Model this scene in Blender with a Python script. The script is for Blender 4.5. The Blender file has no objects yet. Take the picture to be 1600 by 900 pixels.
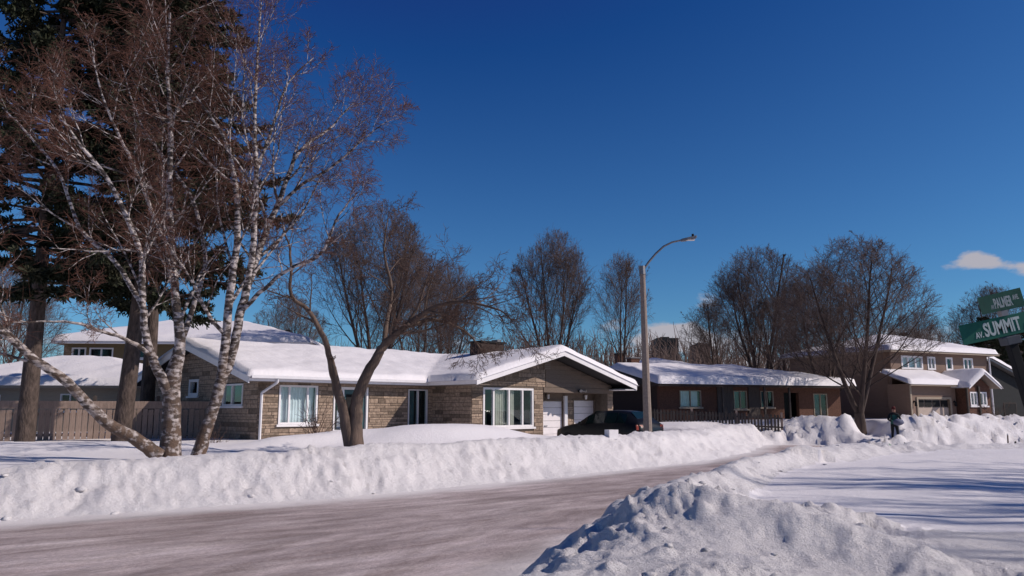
import bpy, bmesh, math, random
import numpy as np
from mathutils import Vector, Matrix

sc = bpy.context.scene
R = math.radians
# ------------------------------------------------------------------ camera
EYE = 1.7
cam = bpy.data.cameras.new('camera'); cam.lens = 28.0; cam.sensor_width = 36.0
cam.clip_start = 0.1; cam.clip_end = 6000
co = bpy.data.objects.new('camera', cam); sc.collection.objects.link(co)
co.location = (0, 0, EYE); co.rotation_euler = (R(90 + 8.7), 0, 0)
sc.camera = co
# ------------------------------------------------------------------ sky and sun
SUN_EL, SUN_AZ = R(35.0), R(-9.0)          # azimuth counted from +X towards +Y
w = bpy.data.worlds.new('World'); sc.world = w; w.use_nodes = True
nt = w.node_tree; N = nt.nodes; Lk = nt.links; N.clear()
wo = N.new('ShaderNodeOutputWorld'); bg = N.new('ShaderNodeBackground')
sky = N.new('ShaderNodeTexSky'); sky.sky_type = 'NISHITA'; sky.sun_disc = False
sky.sun_elevation = SUN_EL; sky.sun_rotation = R(90) - SUN_AZ
sky.altitude = 400; sky.air_density = 1.0; sky.dust_density = 0.0; sky.ozone_density = 6.0
# the deep blue of a polarised winter sky: the same linear tone curve over the whole dome
hs = N.new('ShaderNodeVectorMath'); hs.operation = 'MULTIPLY_ADD'; hs.inputs[1].default_value = (.646, .99, 1.095); hs.inputs[2].default_value = (-.40, -.90, -1.0)
Lk.new(sky.outputs[0], hs.inputs[0])
hm = N.new('ShaderNodeVectorMath'); hm.operation = 'MAXIMUM'; hm.inputs[1].default_value = (.10, .3, .8); Lk.new(hs.outputs[0], hm.inputs[0]); hs = hm
# low fair-weather clouds: noise over the direction, thinning out with height
tc = N.new('ShaderNodeTexCoord')
def vmath(op, a=None, b=None, va=None, vb=None):
    n = N.new('ShaderNodeVectorMath'); n.operation = op
    if a: Lk.new(a, n.inputs[0])
    if b: Lk.new(b, n.inputs[1])
    if va: n.inputs[0].default_value = va
    if vb: n.inputs[1].default_value = vb
    return n
def smath(op, a=None, b=None, va=None, vb=None, clamp=False):
    n = N.new('ShaderNodeMath'); n.operation = op; n.use_clamp = clamp
    if a: Lk.new(a, n.inputs[0])
    if b: Lk.new(b, n.inputs[1])
    if va is not None: n.inputs[0].default_value = va
    if vb is not None: n.inputs[1].default_value = vb
    return n.outputs[0]
def maprange(v, a, b, c, d):
    n = N.new('ShaderNodeMapRange'); n.interpolation_type = 'SMOOTHSTEP'
    Lk.new(v, n.inputs[0]); n.inputs[1].default_value = a; n.inputs[2].default_value = b
    n.inputs[3].default_value = c; n.inputs[4].default_value = d
    return n.outputs[0]
D = tc.outputs['Generated']
mp = vmath('MULTIPLY', D, vb=(1, 1, 2.3))
nz = N.new('ShaderNodeTexNoise'); nz.inputs['Scale'].default_value = 5.2; nz.inputs['Detail'].default_value = 9; nz.inputs['Roughness'].default_value = 0.58
off = vmath('ADD', mp.outputs[0], vb=(3.1, 0.4, 0.2)); Lk.new(off.outputs[0], nz.inputs['Vector'])
sep = N.new('ShaderNodeSeparateXYZ'); Lk.new(D, sep.inputs[0])
band = maprange(sep.outputs['Z'], 0.03, 0.19, 0.11, -0.30)
nb = smath('ADD', nz.outputs['Fac'], band)
nz2 = N.new('ShaderNodeTexNoise'); nz2.inputs['Scale'].default_value = 19; nz2.inputs['Detail'].default_value = 8; nz2.inputs['Roughness'].default_value = .6
Lk.new(mp.outputs[0], nz2.inputs['Vector'])
nb = smath('ADD', nb, smath('MULTIPLY', smath('SUBTRACT', nz2.outputs['Fac'], vb=.5), vb=.75))
def blob(px, py, rad, amp):
    global nb
    dx, dy = (px - 800) / 1244.4, (450 - py) / 1244.4
    p = R(8.7)
    v = Vector((dx, math.cos(p) - dy * math.sin(p), math.sin(p) + dy * math.cos(p))).normalized()
    s = vmath('SUBTRACT', D, vb=tuple(v)); s2 = vmath('MULTIPLY', s.outputs[0], vb=(1, 1, 1.9))
    ln = vmath('LENGTH', s2.outputs[0])
    nb = smath('ADD', nb, maprange(ln.outputs['Value'], 0.0, rad, amp, 0.0))
for b_ in ((1512, 398, .042, .56), (1545, 411, .036, .48), (1612, 418, .046, .56), (1475, 420, .03, .34), (1590, 364, .02, .42), (1045, 522, .06, .38), (1080, 524, .05, .36), (1105, 468, .045, .46), (960, 500, .05, .3),
           (640, 470, .06, .16), (90, 455, .16, .26), (420, 440, .05, .15), (1200, 490, .10, .16), (1450, 500, .10, .12)):
    blob(*b_)
cm = maprange(nb, 0.55, 0.76, 0.0, 0.9)
mx = N.new('ShaderNodeMix'); mx.data_type = 'RGBA'
Lk.new(cm, mx.inputs[0]); Lk.new(hs.outputs[0], mx.inputs[6]); mx.inputs[7].default_value = (5.2, 4.9, 5.3, 1)
Lk.new(mx.outputs[2], bg.inputs['Color']); bg.inputs['Strength'].default_value = 0.093
Lk.new(bg.outputs[0], wo.inputs[0])

sl = bpy.data.lights.new('sun', 'SUN'); sl.energy = 4.4; sl.angle = R(0.53); sl.color = (1.0, 0.885, 0.79)
so = bpy.data.objects.new('sun', sl); sc.collection.objects.link(so)
SUNV = Vector((math.cos(SUN_EL) * math.cos(SUN_AZ), math.cos(SUN_EL) * math.sin(SUN_AZ), math.sin(SUN_EL)))
so.rotation_euler = SUNV.to_track_quat('Z', 'Y').to_euler(); so.location = (30, 0, 40)
sc.view_settings.view_transform = 'Standard'; sc.view_settings.look = 'None'
sc.view_settings.exposure = -0.06; sc.view_settings.gamma = 1.0; sc.view_settings.use_curve_mapping = False

# ------------------------------------------------------------------ helpers
C = sc.collection
rng = np.random.default_rng(7); random.seed(5)
PITCH = R(8.7); FPX = 1600 * 28 / 36
def at(px, py, Y):
    """the point of the place seen at photo pixel (px, py), Y metres ahead"""
    dx, dy = (px - 800) / FPX, (450 - py) / FPX
    d = (dx, math.cos(PITCH) - dy * math.sin(PITCH), math.sin(PITCH) + dy * math.cos(PITCH))
    s = Y / d[1]
    return Vector((d[0] * s, Y, EYE + d[2] * s))
def tag(o, label=None, cat=None, group=None, kind=None):
    if label: o['label'] = label
    if cat: o['category'] = cat
    if group: o['group'] = group
    if kind: o['kind'] = kind
    return o
def empty(name, loc=(0, 0, 0), rz=0, parent=None):
    o = bpy.data.objects.new(name, None); C.objects.link(o); o.location = loc; o.rotation_euler = (0, 0, rz)
    o.empty_display_size = 0.3
    if parent: o.parent = parent
    return o
def mesh_np(name, V, F, m=None, smooth=False, parent=None):
    """V (n,3), F (m,k) arrays"""
    me = bpy.data.meshes.new(name); V = np.asarray(V, np.float32); F = np.asarray(F, np.int32); k = F.shape[1]
    me.vertices.add(len(V)); me.vertices.foreach_set('co', V.ravel())
    me.loops.add(F.size); me.loops.foreach_set('vertex_index', F.ravel())
    me.polygons.add(len(F)); me.polygons.foreach_set('loop_start', np.arange(len(F), dtype=np.int32) * k)
    if smooth: me.polygons.foreach_set('use_smooth', np.ones(len(F), bool))
    me.update(calc_edges=True)
    if m: me.materials.append(m)
    o = bpy.data.objects.new(name, me); C.objects.link(o)
    if parent: o.parent = parent
    return o
class MB:
    def __init__(s): s.v = []; s.f = []
    def quad(s, *p):
        i = len(s.v); s.v += [tuple(q) for q in p]; s.f.append(tuple(range(i, i + len(p)))); return s
    def box(s, x0, x1, y0, y1, z0, z1, f=None):
        i = len(s.v)
        P = [(x0, y0, z0), (x1, y0, z0), (x1, y1, z0), (x0, y1, z0), (x0, y0, z1), (x1, y0, z1), (x1, y1, z1), (x0, y1, z1)]
        s.v += [f(*p) if f else p for p in P]
        s.f += [tuple(i + k for k in q) for q in ((0, 3, 2, 1), (4, 5, 6, 7), (0, 1, 5, 4), (1, 2, 6, 5), (2, 3, 7, 6), (3, 0, 4, 7))]
        return s
    def prism(s, poly, h, f=None):
        """poly: list of 3-d points, h: extrusion vector"""
        i = len(s.v); n = len(poly); h = Vector(h)
        a = [Vector(p) for p in poly]; b = [p + h for p in a]
        s.v += [f(*p) if f else tuple(p) for p in a + b]
        s.f.append(tuple(i + k for k in range(n))); s.f.append(tuple(i + n + k for k in reversed(range(n))))
        for k in range(n): s.f.append((i + k, i + n + k, i + n + (k + 1) % n, i + (k + 1) % n))
        return s
    def bar(s, p, q, r0, r1=None, k=8, squash=1.0):
        p, q = Vector(p), Vector(q); r1 = r0 if r1 is None else r1
        d = (q - p).normalized(); a = d.orthogonal().normalized(); b = d.cross(a); i = len(s.v)
        for c_, r in ((p, r0), (q, r1)):
            for j in range(k):
                t = 2 * math.pi * (j + .5) / k; s.v.append(tuple(c_ + a * (r * math.cos(t)) + b * (r * squash * math.sin(t))))
        for j in range(k): s.f.append((i + j, i + (j + 1) % k, i + k + (j + 1) % k, i + k + j))
        s.f.append(tuple(i + j for j in reversed(range(k)))); s.f.append(tuple(i + k + j for j in range(k)))
        return s
    def build(s, name, m=None, parent=None, smooth=False, bevel=0):
        me = bpy.data.meshes.new(name); me.from_pydata(s.v, [], s.f)
        bm = bmesh.new(); bm.from_mesh(me); bmesh.ops.recalc_face_normals(bm, faces=bm.faces)
        if bevel: bmesh.ops.bevel(bm, geom=bm.edges[:], offset=bevel, segments=1, affect='EDGES', clamp_overlap=True)
        if smooth:
            for fc in bm.faces: fc.smooth = True
        bm.to_mesh(me); bm.free()
        if m: me.materials.append(m)
        o = bpy.data.objects.new(name, me); C.objects.link(o)
        if parent: o.parent = parent
        return o

# --------------------------------------------------------------- noise (numpy)
_perm = np.random.default_rng(3).permutation(4096).astype(np.int64)
def _h(i, j, s=0): return _perm[(_perm[(i + s * 131) & 4095] + j) & 4095] / 4095.0
def vnoise(x, y, s=0):
    xi = np.floor(x).astype(np.int64); yi = np.floor(y).astype(np.int64); fx = x - xi; fy = y - yi
    u = fx * fx * fx * (fx * (fx * 6 - 15) + 10); v = fy * fy * fy * (fy * (fy * 6 - 15) + 10)
    a = _h(xi, yi, s); b = _h(xi + 1, yi, s); c = _h(xi, yi + 1, s); d = _h(xi + 1, yi + 1, s)
    return (a + (b - a) * u) * (1 - v) + (c + (d - c) * u) * v
def pnoise(x, y, s=0):
    xi = np.floor(x).astype(np.int64); yi = np.floor(y).astype(np.int64); fx = x - xi; fy = y - yi
    u = fx * fx * fx * (fx * (fx * 6 - 15) + 10); v = fy * fy * fy * (fy * (fy * 6 - 15) + 10)
    def g_(i, j, dx, dy):
        t = _h(i, j, s) * 2 * math.pi; return np.cos(t) * dx + np.sin(t) * dy
    a = g_(xi, yi, fx, fy); b = g_(xi + 1, yi, fx - 1, fy); c = g_(xi, yi + 1, fx, fy - 1); d = g_(xi + 1, yi + 1, fx - 1, fy - 1)
    return ((a + (b - a) * u) * (1 - v) + (c + (d - c) * u) * v) * 1.4
def fbm(x, y, oct=4, s=0, gain=.5):
    t = 0; a = 1; n = 0
    for k in range(oct):
        t = t + a * pnoise(x, y, s + k); n += a; a *= gain; x = x * 2.03 + 17.3; y = y * 2.03 + 5.1
    return t / n
def ridged(x, y, oct=3, s=0):
    t = 0; a = 1; n = 0
    for k in range(oct):
        t = t + a * (1 - np.abs(pnoise(x, y, s + k)) * 1.7); n += a; a *= .5; x = x * 2.1 + 9.2; y = y * 2.1 + 3.3
    return t / n
def sstep(a, b, x):
    t = np.clip((x - a) / (b - a), 0, 1); return t * t * (3 - 2 * t)

# ------------------------------------------------------------------ materials
def newmat(name):
    m = bpy.data.materials.new(name); m.use_nodes = True; n = m.node_tree.nodes; b = n['Principled BSDF']
    return m, n, m.node_tree.links, b
def mat(name, col, rough=.75, var=.18, scale=4.0, bump=0.0, bscale=30.0, metal=0.0, spec=.3, stretch=(1, 1, 1), rand=0.0, col2=None):
    m, n, l, b = newmat(name)
    tcn = n.new('ShaderNodeTexCoord'); mpn = n.new('ShaderNodeMapping'); mpn.inputs['Scale'].default_value = stretch
    l.new(tcn.outputs['Object'], mpn.inputs[0])
    nz = n.new('ShaderNodeTexNoise'); nz.inputs['Scale'].default_value = scale; nz.inputs['Detail'].default_value = 6; nz.inputs['Roughness'].default_value = .65
    l.new(mpn.outputs[0], nz.inputs['Vector'])
    rp = n.new('ShaderNodeValToRGB'); c = col; c2 = col2 or tuple(x * (1 - var) for x in col); c1 = tuple(min(1, x * (1 + var)) for x in col) if not col2 else col
    rp.color_ramp.elements[0].position = .32; rp.color_ramp.elements[1].position = .68
    rp.color_ramp.elements[0].color = (*c2, 1); rp.color_ramp.elements[1].color = (*c1, 1)
    l.new(nz.outputs['Fac'], rp.inputs[0]); outc = rp.outputs[0]
    if rand:
        oi = n.new('ShaderNodeObjectInfo'); hsn = n.new('ShaderNodeHueSaturation'); mr = n.new('ShaderNodeMapRange')
        l.new(oi.outputs['Random'], mr.inputs[0]); mr.inputs[3].default_value = 1 - rand; mr.inputs[4].default_value = 1 + rand
        l.new(mr.outputs[0], hsn.inputs['Value']); l.new(outc, hsn.inputs['Color']); outc = hsn.outputs[0]
    l.new(outc, b.inputs['Base Color'])
    b.inputs['Roughness'].default_value = rough; b.inputs['Metallic'].default_value = metal; b.inputs['Specular IOR Level'].default_value = spec
    if bump:
        n2 = n.new('ShaderNodeTexNoise'); n2.inputs['Scale'].default_value = bscale; n2.inputs['Detail'].default_value = 5
        l.new(mpn.outputs[0], n2.inputs['Vector'])
        bp = n.new('ShaderNodeBump'); bp.inputs['Strength'].default_value = 1; bp.inputs['Distance'].default_value = bump
        l.new(n2.outputs['Fac'], bp.inputs['Height']); l.new(bp.outputs[0], b.inputs['Normal'])
    return m
def snow_mat(name, fine=.012, coarse=.03, col=(.80, .775, .80), col2=(.74, .72, .755), spec=.25, dirt=False):
    m, n, l, b = newmat(name)
    tcn = n.new('ShaderNodeTexCoord')
    na = n.new('ShaderNodeTexNoise'); na.inputs['Scale'].default_value = 1.3; na.inputs['Detail'].default_value = 6
    l.new(tcn.outputs['Object'], na.inputs['Vector'])
    mxn = n.new('ShaderNodeMix'); mxn.data_type = 'RGBA'; mxn.inputs[6].default_value = (*col, 1); mxn.inputs[7].default_value = (*col2, 1)
    l.new(na.outputs['Fac'], mxn.inputs[0]); oc = mxn.outputs[2]
    if dirt:
        nd = n.new('ShaderNodeTexNoise'); nd.inputs['Scale'].default_value = 7; nd.inputs['Detail'].default_value = 8; nd.inputs['Roughness'].default_value = .75; l.new(tcn.outputs['Object'], nd.inputs['Vector'])
        rd = n.new('ShaderNodeMapRange'); l.new(nd.outputs['Fac'], rd.inputs[0]); rd.inputs[1].default_value = .61; rd.inputs[2].default_value = .74; rd.inputs[4].default_value = .75
        md = n.new('ShaderNodeMix'); md.data_type = 'RGBA'; l.new(rd.outputs[0], md.inputs[0]); l.new(oc, md.inputs[6]); md.inputs[7].default_value = (.50, .44, .43, 1); oc = md.outputs[2]
    l.new(oc, b.inputs['Base Color'])
    b.inputs['Roughness'].default_value = .62; b.inputs['Specular IOR Level'].default_value = spec
    n1 = n.new('ShaderNodeTexNoise'); n1.inputs['Scale'].default_value = 9; n1.inputs['Detail'].default_value = 7; n1.inputs['Roughness'].default_value = .7
    n2 = n.new('ShaderNodeTexNoise'); n2.inputs['Scale'].default_value = 70; n2.inputs['Detail'].default_value = 4; n2.inputs['Roughness'].default_value = .7
    for q in (n1, n2): l.new(tcn.outputs['Object'], q.inputs['Vector'])
    b1 = n.new('ShaderNodeBump'); b1.inputs['Distance'].default_value = coarse; b2 = n.new('ShaderNodeBump'); b2.inputs['Distance'].default_value = fine
    l.new(n1.outputs['Fac'], b1.inputs['Height']); l.new(n2.outputs['Fac'], b2.inputs['Height'])
    l.new(b1.outputs[0], b2.inputs['Normal']); l.new(b2.outputs[0], b.inputs['Normal'])
    return m
M = {}
M['snow'] = snow_mat('snow', .006, .02)
M['bank'] = snow_mat('ploughed_snow', .018, .05, (.82, .795, .81), (.76, .735, .755), dirt=True)
M['roofsnow'] = snow_mat('roof_snow', .004, .03)
M['white'] = mat('white_trim', (.72, .70, .72), .5, .05)
M['gutter'] = mat('gutter_white', (.66, .65, .68), .45, .06)
M['soffit'] = mat('soffit_brown', (.20, .165, .14), .8, .1)
M['mortar'] = mat('mortar', (.135, .108, .088), .9, .2, 8, .004, 60)
M['stone'] = mat('wall_stone', (.235, .176, .134), .9, .36, 9, .016, 30, rand=.40)
M['siding'] = mat('brown_siding', (.155, .118, .094), .8, .12, 3, .003, 60, stretch=(1, 1, 8), rand=.06)
M['shingle'] = mat('dark_shingle', (.035, .033, .035), .9, .3, 20, .004, 60)
M['darkroom'] = mat('dark_room', (.02, .026, .028), .9, .2)
M['curtain'] = mat('white_curtain', (.74, .73, .75), .9, .1)
M['beigecurtain'] = mat('beige_curtain', (.50, .43, .37), .9, .12)
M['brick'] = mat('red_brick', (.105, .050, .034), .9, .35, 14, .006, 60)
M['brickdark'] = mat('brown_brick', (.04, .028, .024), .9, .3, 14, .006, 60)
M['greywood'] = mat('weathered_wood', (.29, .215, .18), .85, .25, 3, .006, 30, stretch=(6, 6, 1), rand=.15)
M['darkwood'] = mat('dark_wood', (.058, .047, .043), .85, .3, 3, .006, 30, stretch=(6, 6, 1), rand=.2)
M['doorwhite'] = mat('garage_door_white', (.70, .66, .68), .5, .05)
M['beige'] = mat('beige_siding', (.33, .27, .21), .8, .08, 3, stretch=(1, 1, 6))
M['taupe'] = mat('taupe_siding', (.20, .135, .105), .8, .08, 3, stretch=(1, 1, 6), rand=.05)
M['olive'] = mat('olive_siding', (.17, .125, .07), .8, .1, 3, stretch=(1, 1, 6))
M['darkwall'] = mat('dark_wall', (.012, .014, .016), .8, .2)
M['garagebeige'] = mat('garage_door_beige', (.42, .34, .29), .6, .06)
M['teal'] = mat('teal_shutter', (.045, .10, .11), .6, .15)
M['concrete'] = mat('pole_concrete', (.235, .19, .165), .85, .15, 12, .003, 80)
M['metal'] = mat('grey_metal', (.22, .215, .22), .45, .1, 8, metal=.6)
M['black'] = mat('black_plastic', (.012, .012, .013), .7, .2, spec=.15)
M['darkmetal'] = mat('dark_metal', (.07, .075, .085), .6, .1)
M['green'] = mat('sign_green', (.006, .095, .062), .45, .12, 5)
M['signtext'] = mat('sign_lettering', (.46, .52, .49), .5, .04)
M['bark'] = mat('grey_brown_bark', (.115, .082, .066), .95, .35, 6, .02, 25, stretch=(1, 1, .25))
M['barkdark'] = mat('dark_bark', (.070, .050, .043), .95, .35, 6, .02, 25, stretch=(1, 1, .25))
M['pinebark'] = mat('conifer_bark', (.078, .058, .050), .95, .5, 9, .06, 14, stretch=(1, 1, .35))
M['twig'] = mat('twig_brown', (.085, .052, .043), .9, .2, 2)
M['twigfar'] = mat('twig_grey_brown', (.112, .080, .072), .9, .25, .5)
M['birchtwig'] = mat('birch_twig_red', (.125, .057, .041), .85, .25, 2)
M['needle'] = mat('needles', (.020, .032, .016), .7, .5, .9, spec=.2, col2=(.034, .030, .018))
M['needledark'] = mat('dark_needles', (.016, .028, .018), .7, .4, .9, spec=.2)
def birch_mat():
    m, n, l, b = newmat('birch_bark')
    tcn = n.new('ShaderNodeTexCoord')
    def noise(sc_, st, det=5):
        mpn = n.new('ShaderNodeMapping'); mpn.inputs['Scale'].default_value = st; l.new(tcn.outputs['Object'], mpn.inputs[0])
        q = n.new('ShaderNodeTexNoise'); q.inputs['Scale'].default_value = sc_; q.inputs['Detail'].default_value = det; l.new(mpn.outputs[0], q.inputs['Vector'])
        return q.outputs['Fac']
    def ramp(v, p0, p1, c0, c1):
        r = n.new('ShaderNodeValToRGB'); r.color_ramp.elements[0].position = p0; r.color_ramp.elements[1].position = p1
        r.color_ramp.elements[0].color = (*c0, 1); r.color_ramp.elements[1].color = (*c1, 1); l.new(v, r.inputs[0]); return r.outputs[0]
    bands = ramp(noise(5, (1.2, 1.2, 2.6)), .455, .56, (.045, .034, .030), (.50, .45, .44))
    sepn = n.new('ShaderNodeSeparateXYZ'); l.new(tcn.outputs['Object'], sepn.inputs[0])
    mr = n.new('ShaderNodeMapRange'); l.new(sepn.outputs['Z'], mr.inputs[0]); mr.inputs[1].default_value = .3; mr.inputs[2].default_value = 4.6; mr.inputs[3].default_value = 1.25; mr.inputs[4].default_value = 0
    ad = n.new('ShaderNodeMath'); ad.operation = 'MULTIPLY'; l.new(mr.outputs[0], ad.inputs[0])
    l.new(ramp(noise(7, (1, 1, .8)), .38, .55, (.2, .2, .2), (1, 1, 1)), ad.inputs[1])
    mxn = n.new('ShaderNodeMix'); mxn.data_type = 'RGBA'; l.new(ad.outputs[0], mxn.inputs[0]); l.new(bands, mxn.inputs[6]); mxn.inputs[7].default_value = (.10, .062, .042, 1)
    l.new(mxn.outputs[2], b.inputs['Base Color']); b.inputs['Roughness'].default_value = .8
    bp = n.new('ShaderNodeBump'); bp.inputs['Distance'].default_value = .02; l.new(noise(24, (1, 1, 1.5)), bp.inputs['Height']); l.new(bp.outputs[0], b.inputs['Normal'])
    return m
M['birch'] = birch_mat()
def glass_mat():
    m, n, l, b = newmat('window_glass'); n.remove(b)
    tr = n.new('ShaderNodeBsdfTransparent'); tr.inputs[0].default_value = (.88, .94, .945, 1)
    gl = n.new('ShaderNodeBsdfGlossy'); gl.inputs['Roughness'].default_value = .02; gl.inputs[0].default_value = (.85, .95, .95, 1)
    fr = n.new('ShaderNodeFresnel'); fr.inputs[0].default_value = 1.6; mxn = n.new('ShaderNodeMixShader')
    ge = n.new('ShaderNodeNewGeometry'); iv = n.new('ShaderNodeMath'); iv.operation = 'SUBTRACT'; iv.inputs[0].default_value = 1; l.new(ge.outputs['Backfacing'], iv.inputs[1])
    ml = n.new('ShaderNodeMath'); ml.operation = 'MULTIPLY'; l.new(fr.outputs[0], ml.inputs[0]); l.new(iv.outputs[0], ml.inputs[1])
    l.new(ml.outputs[0], mxn.inputs[0]); l.new(tr.outputs[0], mxn.inputs[1]); l.new(gl.outputs[0], mxn.inputs[2]); l.new(mxn.outputs[0], n['Material Output'].inputs[0])
    return m
M['glass'] = glass_mat()
def road_mat():
    m, n, l, b = newmat('packed_ice_road'); tcn = n.new('ShaderNodeTexCoord')
    def noise(sc_, st, rz, det=6, rough=.6):
        mpn = n.new('ShaderNodeMapping'); mpn.inputs['Rotation'].default_value = (0, 0, rz); l.new(tcn.outputs['Object'], mpn.inputs[0])
        mp2 = n.new('ShaderNodeMapping'); mp2.inputs['Scale'].default_value = st; l.new(mpn.outputs[0], mp2.inputs[0])
        q = n.new('ShaderNodeTexNoise'); q.inputs['Scale'].default_value = sc_; q.inputs['Detail'].default_value = det; q.inputs['Roughness'].default_value = rough
        l.new(mp2.outputs[0], q.inputs['Vector']); return q.outputs['Fac']
    def ramp(v, *st):
        r = n.new('ShaderNodeValToRGB'); e = r.color_ramp.elements
        while len(e) < len(st): e.new(.5)
        for k, (p, c_) in enumerate(st): e[k].position = p; e[k].color = (*c_, 1)
        l.new(v, r.inputs[0]); return r.outputs[0]
    streak = noise(1.0, (.28, 1.3, 1), R(-36), 8, .68); patch = noise(.55, (.6, 1, 1), R(-40)); grit = noise(26, (.6, 1, 1), R(-40), 6, .75)
    c1 = ramp(streak, (.30, (.37, .315, .305)), (.50, (.52, .455, .445)), (.68, (.66, .60, .59)))
    c2 = ramp(patch, (.33, (.62, .58, .57)), (.62, (1.08, 1.06, 1.08)))
    c3 = ramp(grit, (.30, (.66, .64, .63)), (.62, (1.05, 1.05, 1.05)))
    def mul(a_, b_):
        q = n.new('ShaderNodeMix'); q.data_type = 'RGBA'; q.blend_type = 'MULTIPLY'; q.inputs[0].default_value = 1; l.new(a_, q.inputs[6]); l.new(b_, q.inputs[7]); return q.outputs[2]
    tyre = noise(2.6, (.05, 1.6, 1), R(-42), 4, .55); c4 = ramp(tyre, (.34, (.84, .82, .81)), (.50, (1.0, 1.0, 1.0)), (.66, (1.07, 1.07, 1.07)))
    dirt = noise(.9, (.35, 1.6, 1), R(-46), 7, .7); c5 = ramp(dirt, (.28, (.46, .41, .34)), (.37, (1.0, 1.0, 1.0)))
    ea = n.new('ShaderNodeAttribute'); ea.attribute_name = 'edge'
    er = n.new('ShaderNodeMapRange'); er.interpolation_type = 'SMOOTHSTEP'; l.new(ea.outputs['Fac'], er.inputs[0]); er.inputs[1].default_value = -1.1; er.inputs[2].default_value = .05; er.inputs[4].default_value = .9
    # wheel tracks run at fixed distances from the road edge
    cb = n.new('ShaderNodeCombineXYZ'); l.new(ea.outputs['Fac'], cb.inputs[0]); sp_ = n.new('ShaderNodeSeparateXYZ'); l.new(tcn.outputs['Object'], sp_.inputs[0])
    sm = n.new('ShaderNodeMath'); sm.operation = 'ADD'; l.new(sp_.outputs[0], sm.inputs[0]); l.new(sp_.outputs[1], sm.inputs[1]); sk = n.new('ShaderNodeMath'); sk.operation = 'MULTIPLY'; sk.inputs[1].default_value = .09; l.new(sm.outputs[0], sk.inputs[0]); l.new(sk.outputs[0], cb.inputs[1])
    tn = n.new('ShaderNodeTexNoise'); tn.inputs['Scale'].default_value = 2.4; tn.inputs['Detail'].default_value = 6; tn.inputs['Roughness'].default_value = .62; l.new(cb.outputs[0], tn.inputs['Vector'])
    c6 = ramp(tn.outputs['Fac'], (.34, (.72, .69, .67)), (.50, (1.0, .99, .99)), (.66, (1.22, 1.21, 1.22)))
    em = n.new('ShaderNodeMix'); em.data_type = 'RGBA'; l.new(er.outputs[0], em.inputs[0]); l.new(mul(mul(mul(mul(mul(c1, c2), c3), c4), c5), c6), em.inputs[6]); em.inputs[7].default_value = (.76, .73, .735, 1)
    l.new(em.outputs[2], b.inputs['Base Color'])
    b.inputs['Roughness'].default_value = .55; b.inputs['Specular IOR Level'].default_value = .25
    bp = n.new('ShaderNodeBump'); bp.inputs['Distance'].default_value = .02; l.new(grit, bp.inputs['Height'])
    bp2 = n.new('ShaderNodeBump'); bp2.inputs['Distance'].default_value = .06; l.new(streak, bp2.inputs['Height']); l.new(bp.outputs[0], bp2.inputs['Normal'])
    l.new(bp2.outputs[0], b.inputs['Normal'])
    return m
M['road'] = road_mat()

# =================================================================== TERRAIN
ROAD = np.array([(-60, -20), (-20, 4.5), (-8, 12.3), (-3.2, 15.9), (0, 19.4), (6.4, 27), (9.6, 32.6), (10.9, 36.0), (12.0, 38.6), (13.0, 39.6),
                 (14.3, 39.7), (15.2, 38.6), (16.3, 36.9), (21, 37.4), (32, 41.5), (60, 50),
                 (60, 38), (30, 30.5), (14, 24), (9, 21.9), (6.9, 20.2), (5, 17.8), (3.0, 14.6), (.5, 9), (-.7, 5.6), (-3.5, 1), (-12, -7), (-60, -32)], float)
def road_sd(x, y):
    """signed distance to the road edge, positive outside"""
    d = np.full(x.shape, 1e9); ins = np.zeros(x.shape, bool)
    for k in range(len(ROAD)):
        a = ROAD[k]; b = ROAD[(k + 1) % len(ROAD)]; e = b - a
        t = np.clip(((x - a[0]) * e[0] + (y - a[1]) * e[1]) / (e @ e), 0, 1)
        d = np.minimum(d, np.hypot(x - a[0] - t * e[0], y - a[1] - t * e[1]))
        c = ((a[1] > y) != (b[1] > y))
        with np.errstate(divide='ignore', invalid='ignore'):
            ins ^= c & (x < (b[0] - a[0]) * (y - a[1]) / (b[1] - a[1] + 1e-12) + a[0])
    return np.where(ins, -d, d)
def seg_d(x, y, pts):
    d = np.full(x.shape, 1e9)
    for a, b in zip(pts[:-1], pts[1:]):
        ex, ey = b[0] - a[0], b[1] - a[1]
        t = np.clip(((x - a[0]) * ex + (y - a[1]) * ey) / (ex * ex + ey * ey), 0, 1)
        d = np.minimum(d, np.hypot(x - a[0] - t * ex, y - a[1] - t * ey))
    return d
def far_side(x, y):      # beyond the road (the houses' side)
    fx = np.array([-60, -20, -8, -3.2, 0, 6.4, 9.6, 11, 13, 16.3, 21, 32, 60]); fy = np.array([-20, 4.5, 12.3, 15.9, 19.4, 27, 32.6, 36.0, 37, 36, 36, 39, 48])
    return y > np.interp(x, fx, fy) - 1.5
_lr = np.random.default_rng(11)
LUMPS = []
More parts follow.
